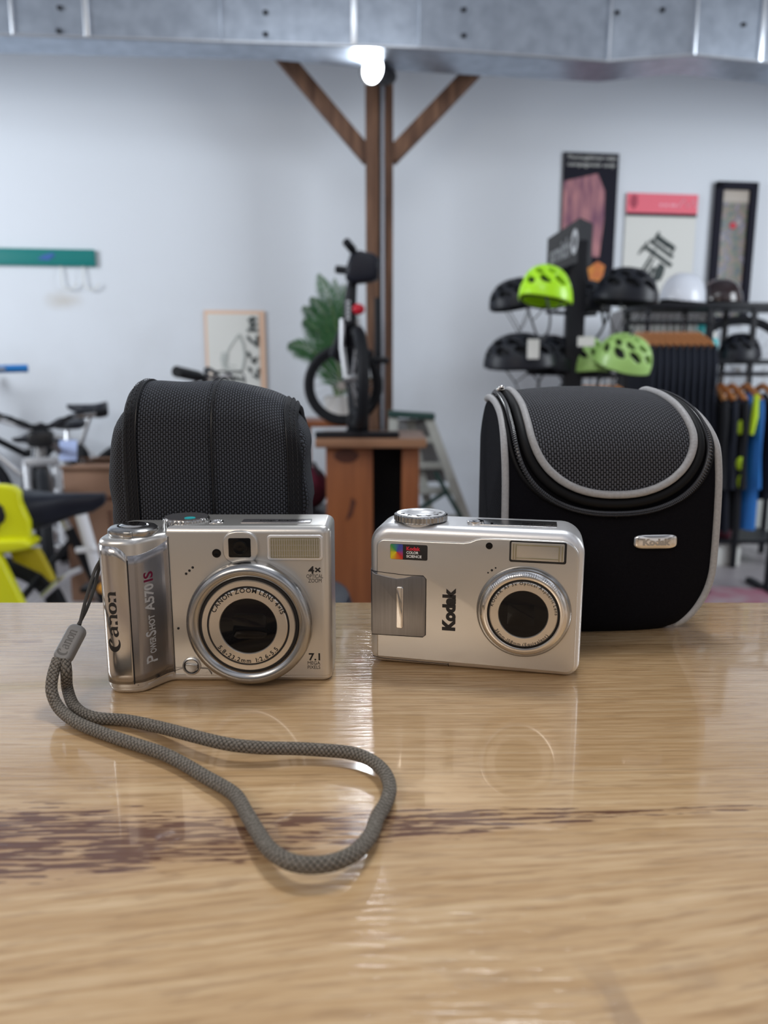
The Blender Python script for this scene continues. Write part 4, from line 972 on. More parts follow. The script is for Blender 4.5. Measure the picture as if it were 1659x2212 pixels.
PYY = 4.18
pl, pr_ = at(790, 500, PYY).x, at(849, 500, PYY).x; pw = pr_-pl; pcx = (pl+pr_)/2
PO = empty('timber_post', (pcx, PYY+pw/2, FLOOR), label='rough brown timber post with two diagonal braces in front of the white wall', cat='post')
ptop = 2.10
b = MB(); b.box((pcx, PYY+pw/2, (FLOOR+ptop)/2), (pw, pw, ptop-FLOOR), bev=.006, seg=2); b.build('post', M['post_wood'], PO, world=True)
b = MB(); b.box((pcx+pw*.06, PYY-.006, (FLOOR+ptop)/2), (.020, .012, ptop-FLOOR)); b.build('dark_gap', M['black_satin'], PO, world=True)
def brace(x0, y0, x1, y1, name='brace', Yb=PYY+.05):
    p, q = at(x0, y0, Yb), at(x1, y1, Yb); d = (q-p); L = d.length; a_ = math.atan2(d.z, d.x); b = MB()
    b.box((p+q)/2, (L, .09, .075), Euler((0, -a_, 0)), bev=.004, seg=2); b.build(name, M['post_wood'], PO, world=True)
brace(797, 342, 560, 62); brace(843, 342, 1075, 100)
cp = MB(); cx_ = at(827, 500, PYY).x; cp.tube([(cx_, PYY-.022, FLOOR+.005), (cx_, PYY-.022, 2.0)], .009, 12)
PC = tag(cp.build('conduit_pipe', M['conduit']), 'thin silver conduit pipe running up the face of the timber post', 'pipe')
LP_ = at(803, 150, 3.93); LM = empty('spot_lamp', LP_, label='bright round spot lamp shining at the head of the timber post', cat='lamp')
dirn = Vector((-.50, -.80, -.10)).normalized(); rotq = dirn.to_track_quat('Z', 'Y').to_matrix().to_4x4(); MXL = Matrix.Translation(LP_) @ rotq
b = MB(); b.lathe([(.030, -.18), (.045, -.14), (.052, -.06), (.064, -.01), (.068, .0), (.062, .0), (.056, -.02), (0, -.04)], n=32, mtx=MXL); b.build('lamp_housing', M['black_satin'], LM, world=True)
b = MB(); b.lathe([(.058, -.012), (.045, .004), (0, .010)], n=32, mtx=MXL); b.build('lamp_glass', M['lamp_glow'], LM, world=True)
b = MB(); hb = MXL @ Vector((0, 0, -.12)); b.tube([hb, hb+Vector((.02, .02, .06)), Vector((hb.x+.02, hb.y+.02, ZB+.01))], .012, 8); b.build('lamp_arm', M['black_satin'], LM, world=True)
l = bpy.data.lights.new('lamp_light', 'SPOT'); l.energy = 30; l.spot_size = R(150); l.spot_blend = .8; l.shadow_soft_size = .06; l.color = (.92, .96, 1)
lo = bpy.data.objects.new('lamp_light', l); COL.objects.link(lo); lo.location = LP_ + dirn*.03; lo.rotation_euler = dirn.to_track_quat('-Z', 'Y').to_euler()

# ================================================================ ON THE WALL
def wallthing(name, x0, x1, ytop, ybot, label, cat, off=0.0, lift=None):
    """returns root (local x along the wall, z up), width, height"""
    pl_ = wallpt(x0, (ytop+ybot)/2, off); pr2 = wallpt(x1, (ytop+ybot)/2, off); t_ = wallpt((x0+x1)/2, ytop, off); u_ = wallpt((x0+x1)/2, ybot, off)
    r_ = empty(name, ((pl_+pr2)/2).to_tuple()[:2] + (u_.z,), WALL_A, label, cat); return r_, (pr2-pl_).length, t_.z-u_.z
# teal board with hooks
r_, w_, h_ = wallthing('wall_board', -420, 204, 533, 570, 'long teal painted board fixed to the white wall above the bicycles', 'board', .03)
b = MB(); b.box((0, .013, h_/2), (w_, .03, h_), bev=.003, seg=2); b.build('board', M['teal'], r_)
b = MB(); xm = w_/2 - .26; b.prism([(xm-.05, h_*.35), (xm+.01, h_*.30), (xm+.05, h_*.62), (xm+.03, h_*.75), (xm-.02, h_*.6)], -.006, -.002); b.build('blue_mark', M['bluemark'], r_, smooth=0)
for xh in (w_/2-.19, w_/2-.07):
    b = MB(); b.tube([(xh, .01, 0)] + [(xh+.04-.04*math.cos(R(a)), .0, -.09-.04*math.sin(R(a))) for a in range(0, 200, 20)], .004, 6); b.build('wire_hook', M['paper'], r_)
# cream poster with peach border
r_, w_, h_ = wallthing('wall_poster', 445, 574, 671, 880, 'cream paper poster with a peach border on the wall, above the woven case', 'poster', .012)
b = MB(); b.box((0, 0, h_/2), (w_, .006, h_)); b.build('border', M['peach'], r_, smooth=0)
b = MB(); b.box((-.01, -.004, h_/2), (w_*.86, .004, h_*.93)); b.build('sheet', M['paper'], r_, smooth=0)
def P3(u, v): return (-w_/2 + w_*u, h_*(1-v))     # poster coordinates: u across, v down (of the full height)
b = MB()
out_ = [P3(.56, .24), P3(.63, .34), P3(.65, .46), P3(.61, .58), P3(.55, .64), P3(.42, .62), P3(.28, .57)]
b.tube([(x, -.008, z) for x, z in out_], .008, 6); out2 = [P3(.56, .24), P3(.42, .36), P3(.36, .42), P3(.28, .57)]
b.tube([(x, -.008, z) for x, z in out2], .005, 6); b.tube([(P3(.37, .44)[0], -.008, P3(.37, .44)[1]), (P3(.35, .56)[0], -.008, P3(.35, .56)[1]), (P3(.5, .57)[0], -.008, P3(.5, .57)[1])], .004, 6)
b.prism([P3(.27, .42), P3(.24, .50), P3(.27, .57), P3(.36, .57), P3(.36, .44)], -.008, -.005)
b.build('helmet_drawing', M['paper_grey'], r_, smooth=0)
b = MB()
for pts in ([(.72, .10), (.86, .08)], [(.74, .15), (.87, .14)], [(.70, .20), (.88, .20)], [(.79, .06), (.79, .20)], [(.70, .26), (.76, .31), (.87, .35)], [(.87, .25), (.85, .37)], [(.70, .42), (.74, .48)], [(.76, .51), (.86, .48), (.82, .54), (.76, .51)], [(.71, .58), (.75, .63)], [(.87, .59), (.84, .70), (.78, .66)]):
    b.tube([(P3(u, v)[0], -.008, P3(u, v)[1]) for u, v in pts], .009, 6)
b.build('ink_characters', M['paper_dark'], r_, smooth=0)
b = MB(); q = P3(.38, .705); b.text('pedla', q[0], q[1], -.008, h_*.052, bold=.05, width=w_*.50); b.build('poster_name', M['paper_dark'], r_, smooth=0)
# tall dark poster with a pink picture
r_, w_, h_ = wallthing('wall_poster', 1212, 1329, 330, 640, 'tall black poster with a blurred pink picture and two lines of pale writing', 'poster', .012)
b = MB(); b.box((0, 0, h_/2), (w_, .008, h_)); b.build('sheet', M['frame_dark'], r_, smooth=0)
mp_ = noise_mat('pink_picture', (.52, .24, .25), (.20, .085, .14), 7, (4, 1, .8), .7)
b = MB(); b.prism([(-w_*.49, h_*.30), (w_*.22, h_*.28), (w_*.28, h_*.55), (w_*.27, h_*.74), (w_*.12, h_*.86), (-w_*.49, h_*.80)], -.007, -.003); b.build('picture', mp_, r_, smooth=0)
mf_ = noise_mat('flame_picture', (.80, .42, .05), (.55, .10, .06), 5, (1, 1, 1), .7)
b = MB(); b.prism([(w_*.02, h_*.20), (w_*.10, h_*.06), (w_*.3, h_*.12), (w_*.34, h_*.22), (w_*.2, h_*.25)], -.007, -.003); b.build('flame_picture', mf_, r_, smooth=0)
b = MB(); b.text('Thoroughbred rides', 0, h_*.962, -.009, h_*.028, width=w_*.9, shear=.2); b.text('campagnolo only', 0, h_*.915, -.009, h_*.028, width=w_*.88, shear=.2); b.build('poster_writing', M['paper'], r_, smooth=0)
# calendar-like sheet with a pink band
r_, w_, h_ = wallthing('wall_poster', 1346, 1497, 419, 700, 'cream poster with a bright pink band on top and a dark ink drawing', 'poster', .012)
b = MB(); b.box((0, 0, h_/2), (w_, .006, h_)); b.build('sheet', M['paper'], r_, smooth=0)
b = MB(); b.box((0, -.006, h_*.925), (w_, .008, h_*.15)); b.build('pink_band', M['pink'], r_, smooth=0)
b = MB(); b.box((0, -.008, h_*.842), (w_*.99, .010, h_*.022)); b.build('dark_rail', M['frame_dark'], r_, smooth=0)
b = MB(); b.prism([(-w_*.44, h_*.985), (-w_*.46, h_*.92), (-w_*.40, h_*.875), (-w_*.35, h_*.92), (-w_*.36, h_*.985)], -.012, -.008); b.build('band_emblem', M['pinkdark'], r_, smooth=0)
b = MB()
for i, (x, L) in enumerate(((-.02, .05), (.05, .06), (.12, .04), (.17, .06))): b.box((w_*x+.0, -.011, h_*(.915)), (w_*L*.8, .003, h_*.020))
b.tube([(w_*.22, -.011, h_*.90), (w_*.30, -.011, h_*.965), (w_*.36, -.011, h_*.90), (w_*.44, -.011, h_*.96), (w_*.48, -.011, h_*.90)], .006, 5)
b.build('band_writing', M['pinklight'], r_, smooth=0)
b = MB()
def blk(cx, cy, sx1, sz1, a=-32): b.box((w_*(cx-.5), -.006, h_*(1-cy)), (w_*sx1, .004, h_*sz1), Euler((0, R(-a), 0)))
for c_ in ((.55, .36, .20, .045), (.40, .46, .02, .10), (.53, .415, .40, .028), (.50, .475, .44, .032), (.66, .395, .10, .04), (.44, .33, .03, .10), (.29, .40, .03, .08), (.24, .43, .02, .07), (.31, .55, .03, .16), (.40, .60, .05, .10), (.37, .55, .02, .14), (.70, .42, .03, .05)): blk(*c_)
b.prism([(w_*(u-.5), h_*(1-v)) for u, v in ((.52, .52), (.60, .55), (.58, .61), (.54, .66), (.42, .67), (.46, .58))], -.008, -.004)
b.build('ink_drawing', M['paper_dark'], r_, smooth=0)
# framed narrow picture
r_, w_, h_ = wallthing('framed_picture', 1536, 1624, 393, 700, 'tall narrow picture of many colours in a thick dark frame', 'picture', .03)
b = MB(); fw = w_*.17
for c_, d_ in (((0, 0, fw/2), (w_, .04, fw)), ((0, 0, h_-fw/2), (w_, .04, fw)), ((-w_/2+fw/2, 0, h_/2), (fw, .04, h_)), ((w_/2-fw/2, 0, h_/2), (fw, .04, h_))): b.box(c_, d_, bev=.006, seg=2)
b.build('frame', M['frame_dark'], r_)
mq = mat('picture_print', (.3, .3, .3), .25); gq = NG(mq); cq = gq.n('ShaderNodeTexCoord'); nq = gq.n('ShaderNodeTexNoise', {'Vector': cq.outputs['Object'], 'Scale': 14.0, 'Detail': 5.0})
sq = gq.n('ShaderNodeSeparateXYZ', {0: cq.outputs['Object']}); hq = gq.math('DIVIDE', sq.outputs[2], h_)
cqa = gq.ramp(nq.outputs[0], [(.36, (.02, .04, .06)), (.44, (.05, .08, .04)), (.50, (.16, .10, .07)), (.56, (.04, .05, .10)), (.64, (.25, .20, .20))])
gq.link(gq.mix(gq.sr(hq, .84, .88), cqa, (.38, .33, .28)), 'Base Color')
b = MB(); b.box((0, .008, h_/2), (w_-fw*1.6, .01, h_-fw*1.6)); b.build('picture_sheet', mq, r_, smooth=0)
b = MB(); b.ell((w_*-.02, -.001, h_*.70), (.022, .006, .02)); b.build('red_figure', M['red_plastic'], r_)

# ================================================================ CABINET, FOLDING BICYCLE, PALM, LADDER
CY0 = 3.0; zt = at(800, 948, CY0).z
x0, x1 = at(680, 950, CY0).x, at(922, 950, CY0).x; yb = CY0+.42; th_ = .036
CB = empty('wooden_pedestal', ((x0+x1)/2, CY0+.2, FLOOR), label='orange pine pedestal cupboard with a brown top, carrying the small black bicycle', cat='pedestal')
b = MB(); b.box(((x0+x1)/2, (CY0+yb)/2, zt-th_/2), (x1-x0, yb-CY0, th_), bev=.004, seg=2); b.build('top', M['cab_top'], CB, world=True)
xa, xb2, xc, xd = at(704, 1000, CY0+.06).x, at(805, 1000, CY0+.06).x, at(868, 1000, CY0+.06).x, at(906, 1000, CY0+.06).x
hz_ = zt-th_-FLOOR
b = MB(); b.box(((xa+xb2)/2, CY0+.07, FLOOR+hz_/2), (xb2-xa, .03, hz_), bev=.003, seg=2); b.build('front_panel', M['cab_wood'], CB, world=True)
b = MB(); b.box(((xc+xd)/2, CY0+.07, FLOOR+hz_/2), (xd-xc, .03, hz_), bev=.003, seg=2); b.build('front_panel', M['cab_wood'], CB, world=True)
for x in (xa+.01, xd-.01): b = MB(); b.box((x, CY0+.23, FLOOR+hz_/2), (.02, .29, hz_)); b.build('side_panel', M['cab_wood'], CB, world=True, smooth=0)
b = MB(); b.box(((xa+xd)/2, CY0+.385, FLOOR+hz_/2), (xd-xa-.04, .02, hz_)); b.build('back_panel', M['black_satin'], CB, world=True, smooth=0)
b = MB(); kx = at(757, 1100, CY0+.05)
b.prism([(kx.x-.02, kx.z-.05), (kx.x+.005, kx.z-.03), (kx.x+.022, kx.z+.03), (kx.x+.005, kx.z+.05), (kx.x-.004, kx.z)], CY0+.053, CY0+.056); b.build('knot', M['knot'], CB, world=True, smooth=0); b = MB(); kx = at(748, 985, CY0+.05)
b.ell((kx.x, CY0+.055, kx.z), (.05, .003, .03)); b.build('knot', M['knot'], CB, world=True, smooth=0)

def torus(b, c, R_, r_, axis, n=40, m=10, mtx=None, flat=1.0):
    """axis = unit vector of the wheel axle"""
    A = Vector(axis).normalized(); u = Vector((0, 0, 1)); v = A.cross(u).normalized()
    P = [Vector(c) + (u*math.cos(2*PI*i/n) + v*math.sin(2*PI*i/n))*R_ for i in range(n)]
    vs = []; fs = []
    for i, p in enumerate(P):
        rd = (p-Vector(c)).normalized()
        for j in range(m): t = 2*PI*j/m; vs.append(p + rd*r_*math.cos(t) + A*r_*math.sin(t)*flat)
    for i in range(n):
        for j in range(m): fs.append((i*m+j, i*m+(j+1) % m, ((i+1) % n)*m+(j+1) % m, ((i+1) % n)*m+j))
    b.add(vs, fs, mtx)
def wheel(parent, c, R_, r_, axis, name, tyre='tyre', rim='black_satin', spokes=20, spokem='alu', solid=False):
    b = MB(); torus(b, c, R_-r_, r_, axis, 44, 10); t = b.build(name, M[tyre], parent, smooth=60)
    b = MB(); torus(b, c, R_-2.1*r_, r_*.62, axis, 40, 8); b.build('rim', M[rim], t, smooth=60)
    b = MB(); A = Vector(axis).normalized(); u = Vector((0, 0, 1)); v = A.cross(u).normalized(); C = Vector(c)
    for i in range(spokes):
        a = 2*PI*i/spokes; b.tube([C + A*(.02 if i % 2 else -.02) + (u*math.cos(a+.3)+v*math.sin(a+.3))*.02, C + (u*math.cos(a)+v*math.sin(a))*(R_-2.2*r_)], .0016, 5)
    b.tube([C-A*.045, C+A*.045], .018, 10); b.build('spokes', M[spokem], t)
    return t
def saddle_geo(b, c, L=.27, W=.075, h=.05, mtx=None, drop=0.0):
    """seat with its nose toward +x, c = centre of the top"""
    rows = []; n = 18
    prof = [(-.5, .55), (-.47, .9), (-.38, 1.0), (-.25, .95), (-.1, .66), (.05, .40), (.2, .27), (.35, .22), (.46, .19), (.5, .12)]
    for u, w_ in prof:
        x = c[0]+u*L; row = []; hh = h*(.50+.50*max(0, min(1, (.25-u)/.6)))*(1 if u < .4 else 1-5*(u-.4)); top_ = c[2] - drop*max(0, u) + .012*max(0, -u-.2)*4
        for j in range(n):
            t = 2*PI*j/n; cc, s_ = math.cos(t), math.sin(t)
            row.append(Vector((x, c[1]+W*w_*abs(cc)**.7*(1 if cc >= 0 else -1), top_-hh/2 + hh/2*abs(s_)**.7*(1 if s_ >= 0 else -1))))
        rows.append(row)
    b.grid(rows, closed=True, mtx=mtx); m_ = len(b.v); b.f.append(tuple(range(m_-n, m_))); b.f.append(tuple(range(m_-n*len(prof), m_-n*len(prof)+n))[::-1]); b.mi += [b.cur]*2

# small black folding bicycle on the pedestal
BKo = Vector((at(760, 920, 3.16).x, 3.18, zt)); BK = empty('folding_bicycle', BKo, label='small black bicycle with a turned front wheel displayed on the pine pedestal', cat='bicycle')
rw = at(741, 834, 3.30); r1 = .172; rw.z = zt + .03 + r1
wheel(BK, rw-BKo, r1, .017, (.12, 1, 0), 'rear_wheel')
fw_ = at(772, 820, 3.06); r2 = .205; fw_.z = zt + .03 + r2; AX = Vector((1, .16, 0)).normalized()
wheel(BK, fw_-BKo, r2, .024, AX, 'front_wheel')
b = MB(); st0 = at(683, 925, 3.1).x; st1 = at(862, 925, 3.1).x
b.box(((st0+st1)/2-BKo.x, 3.06-BKo.y, .012), (st1-st0, .05, .024), bev=.004, seg=2); b.box((0, .09, .012), (.05, .30, .024), bev=.004, seg=2); b.box(((fw_-BKo).x, (fw_-BKo).y+.05, .05), (.09, .03, .09), bev=.01, seg=2)
b.build('display_base', M['black_satin'], BK)
hd = at(756, 690, 3.10); hu = at(762, 600, 3.12)
b = MB(); fa = fw_-BKo
for s_ in (-1, 1): b.tube([fa + AX*.045*s_, fa + AX*.045*s_ + Vector((-.005*s_-.02, .02, .12)), hd-BKo + AX*.03*s_], .012, 8)
b.build('fork', M['alu'], BK)
b = MB(); b.tube([hd-BKo+Vector((0, 0, -.02)), hd-BKo + Vector((.0, 0, .06)), hu-BKo], [.026, .026, .018], 12); b.build('steering_column', M['black_satin'], BK)
b = MB(); b.tube([hd-BKo, hd-BKo+Vector((-.06, .10, -.13)), rw-BKo+Vector((.06, -.02, .06)), rw-BKo+Vector((.0, -.03, 0))], [.032, .032, .022, .014], 10)
b.tube([rw-BKo+Vector((.06, -.02, .06)), Vector(((at(800, 760, 3.25)).x, 3.22, at(800, 760, 3.25).z))-BKo], .016, 8); b.build('frame', M['black_satin'], BK)
b = MB()
for i in range(5): q = at(752, 652+i*9, 3.075)-BKo; b.box(q, (.016, .004, .011))
b.build('column_lettering', M['sign_grey'], BK, smooth=0)
b = MB(); q0 = at(749, 524, 3.02)-BKo; q1 = at(776, 556, 3.10)-BKo; q2 = at(729, 582, 3.2)-BKo; q3 = at(760, 586, 3.18)-BKo
b.tube([q1, q0], .010, 8); b.tube([q3, q2], .010, 8); b.tube([q1, q3], .012, 8); b.build('handlebar', M['black_satin'], BK)
for p, q in ((q0, q1), (q2, q3)):
    d = (q-p).normalized(); b = MB(); b.tube([p-d*.005, p+d*.05], .016, 10); b.build('grip', M['tyre'], BK)
b = MB(); c0_ = at(783, 578, 3.10)-BKo
b.prism([(c0_.x-.066, c0_.z-.045), (c0_.x-.03, c0_.z-.062), (c0_.x+.035, c0_.z-.055), (c0_.x+.062, c0_.z-.045), (c0_.x+.066, c0_.z+.03), (c0_.x+.045, c0_.z+.048), (c0_.x-.01, c0_.z+.062), (c0_.x-.045, c0_.z+.05), (c0_.x-.062, c0_.z)], c0_.y-.05, c0_.y+.05, bf=.02, bb=.02); b.build('handlebar_bag', M['saddle'], BK)
b = MB(); c0_ = at(773, 668, 3.09)-BKo; b.ell(c0_, (.028, .02, .022)); b.build('red_light', M['red_plastic'], BK)
b = MB(); c0_ = at(815, 675, 3.3)-BKo; b.tube([c0_+Vector((0, 0, -.22)), c0_+Vector((0, 0, .06))], .012, 8); b.tube([c0_+Vector((-.04, 0, -.19)), c0_+Vector((.05, 0, -.20))], .014, 8); b.build('seat_post', M['black_satin'], BK)

# potted palm on a low stand behind
PB = at(733, 905, 3.85); PSo = Vector((PB.x-.03, 3.85, FLOOR))
PS = empty('plant_stand', PSo, label='plain wooden stand holding the potted palm behind the pedestal', cat='plant stand'); ph = PB.z-FLOOR
b = MB(); b.box((0, 0, ph-.015), (.34, .30, .03), bev=.004, seg=2); b.build('top', M['cab_wood'], PS)
for sx2 in (-1, 1):
    for sy2 in (-1, 1): b = MB(); b.box((sx2*.14, sy2*.12, (ph-.03)/2), (.03, .03, ph-.03)); b.build('leg', M['cab_wood'], PS, smooth=0)
PT = empty('potted_palm', PSo+Vector((.03, 0, ph)), label='green feathery palm in a white pot behind the small black bicycle', cat='plant')
b = MB(); b.lathe([(.050, 0), (.062, .01), (.078, .11), (.082, .115), (.074, .115), (.070, .09), (0, .09)], n=32); b.build('pot', M['pot'], PT)
b = MB(); b.lathe([(.069, .088), (.03, .097), (0, .098)], n=20); b.build('soil', M['knot'], PT)
fr_t = [(688, 590), (672, 640), (655, 690), (622, 742), (742, 612), (708, 640), (655, 660), (735, 660), (700, 700), (672, 770), (770, 800), (722, 600)]
for i, (px, py) in enumerate(fr_t):
    tip = at(px, py, 3.85 + random.uniform(-.14, .10)) - (PSo+Vector((.03, 0, ph))); base = Vector((random.uniform(-.015, .015), random.uniform(-.01, .01), .09))
    d = tip-base; P_ = []
    for k_ in range(15):
        t = k_/14; lift = math.sin(PI*t)*(.10 if px < 690 else .04)*(1 if d.x > 0 else 1); P_.append(base + d*t + Vector((-.25*math.sin(PI*t)*0 + (0.03*math.sin(PI*t)), 0, lift*.8)))
    b = MB(); b.tube(P_, [.005*(1-.8*k_/14)+.001 for k_ in range(15)], 5); fd = b.build('frond', M['stem'], PT)
    b = MB(); L = d.length
    for k_ in range(3, 15):
        for sub in (0, .33, .66):
            t = (k_-1+sub)/14; j = min(int(t*14), 13); p = P_[j].lerp(P_[j+1], t*14-j); tg = (P_[j+1]-P_[j]).normalized(); ll = .085*math.sin(PI*min(1, t*.9+.12))+.02
            sdv = tg.cross(Vector((0, 1, 0))).normalized()
            for sg in (-1, 1):
                dv = (sdv*sg*.75 + tg*.85 + Vector((0, random.uniform(-.35, .35), -.12))).normalized(); wv = dv.cross(Vector((0, 1, .2))).normalized()*.0042
                m1 = p+dv*ll*.5+Vector((0, 0, -.004)); e1 = p+dv*ll+Vector((0, 0, -.018))
                b.add([p-wv*.4, p+wv*.4, m1+wv, m1-wv, e1], [(0, 1, 2, 3), (3, 2, 4)])
    b.build('leaflets', M['leaf'], fd, smooth=0)

# pale step ladder leaning by the post
LDo = Vector((at(930, 900, 3.75).x, 3.75, FLOOR)); LD = empty('step_ladder', LDo, label='pale old step ladder with a dark green top bar, right of the pine pedestal', cat='ladder')
def L3(px, py, Y): return at(px, py, Y)-LDo
def bar(parent, p, q, w_, d_, m_, name, org=None):
    b = MB(); D = q-p; a_ = math.atan2(D.z, D.x); b.box((p+q)/2, (D.length, d_, w_), Euler((0, -a_, 0)), bev=.003, seg=2); return b.build(name, M[m_], parent)
bar(LD, L3(838, 893, 3.75), L3(938, 899, 3.75), .028, .12, 'green_dark', 'top_bar')
bar(LD, L3(925, 900, 3.72), L3(1085, 1330, 3.72), .045, .03, 'ladder', 'leg'); bar(LD, L3(886, 905, 3.78), L3(975, 1330, 3.78), .040, .03, 'ladder', 'leg'); bar(LD, L3(850, 900, 3.72), L3(840, 1330, 3.72), .045, .03, 'ladder', 'leg')
for x0_, x1_, y_ in ((848, 945, 950), (848, 965, 1005), (846, 985, 1060), (846, 1010, 1120), (845, 1030, 1180)): bar(LD, L3(x0_, y_, 3.75), L3(x1_, y_, 3.75), .030, .07, 'ladder', 'step')
bar(LD, L3(905, 1100, 3.66), L3(965, 1062, 3.66), .020, .02, 'green_dark', 'brace'); bar(LD, L3(940, 1020, 3.66), L3(1003, 1130, 3.66), .022, .02, 'green_dark', 'brace')
b = MB(); b.prism([(p.x, p.z) for p in (L3(858, 930, 3.8), L3(945, 1050, 3.8), L3(935, 1055, 3.8), L3(925, 925, 3.8), L3(860, 905, 3.8))][::1], 3.80-3.75, 3.82-3.75); 
b = MB(); pts = [L3(855, 905, 3.82), L3(858, 1040, 3.82), L3(965, 1040, 3.82), L3(925, 905, 3.82)]; b.prism([(p.x, p.z) for p in pts], .06, .075); b.build('back_sheet', M['grey_panel'], LD, smooth=0)
# trunk with a maroon bag, left of the pedestal
tx0 = at(610, 1100, 3.35).x; tx1 = at(698, 1100, 3.35).x
TR = empty('storage_trunk', ((tx0+tx1)/2, 3.5, FLOOR), label='black storage trunk on the floor left of the pine pedestal', cat='trunk')
zz = at(680, 1112, 3.35).z-FLOOR; b = MB(); b.box((0, 0, zz/2-.02), (tx1-tx0, .30, zz-.04), bev=.01, seg=2); b.build('body', M['black_satin'], TR)
b = MB(); b.box((0, 0, zz-.02), (tx1-tx0+.02, .32, .04), bev=.008, seg=2); b.build('lid', M['black_plastic'], TR)
BG = empty('maroon_bag', ((tx0+tx1)/2+.02, 3.5, FLOOR+zz), label='soft maroon bag lying on the black trunk', cat='bag')
b = MB(); zb_ = at(680, 1012, 3.4).z-FLOOR-zz; b.ell((0, 0, zb_*.5), (.085, .10, zb_*.5), 24, 14); b.build('body', M['maroon'], BG)
b = MB(); b.tube([(-.05, -.06, zb_*.85), (-.03, -.08, zb_*1.1), (.03, -.08, zb_*1.1), (.05, -.06, zb_*.85)], .008, 8); b.build('handle', M['webbing'], BG)
# bar stool, its seat edge just above the counter
so = at(545, 1277, 1.25); SO = empty('bar_stool', (so.x, 1.25, FLOOR), label='round black bar stool behind the counter, only its seat edge showing', cat='stool'); sh_ = so.z-FLOOR
b = MB(); b.lathe([(.14, sh_-.06), (.165, sh_-.05), (.172, sh_-.03), (.165, sh_-.008), (.13, sh_), (0, sh_+.004)], n=40); b.build('seat', M['saddle'], SO)
for a in (45, 135, 225, 315): b = MB(); b.tube([(.10*math.cos(R(a)), .10*math.sin(R(a)), sh_-.06), (.19*math.cos(R(a)), .19*math.sin(R(a)), 0)], .012, 8); b.build('leg', M['black_satin'], SO)
b = MB(); b.tube([(.155*math.cos(R(a)), .155*math.sin(R(a)), .24) for a in range(0, 361, 15)], .008, 6); b.build('foot_ring', M['alu'], SO)

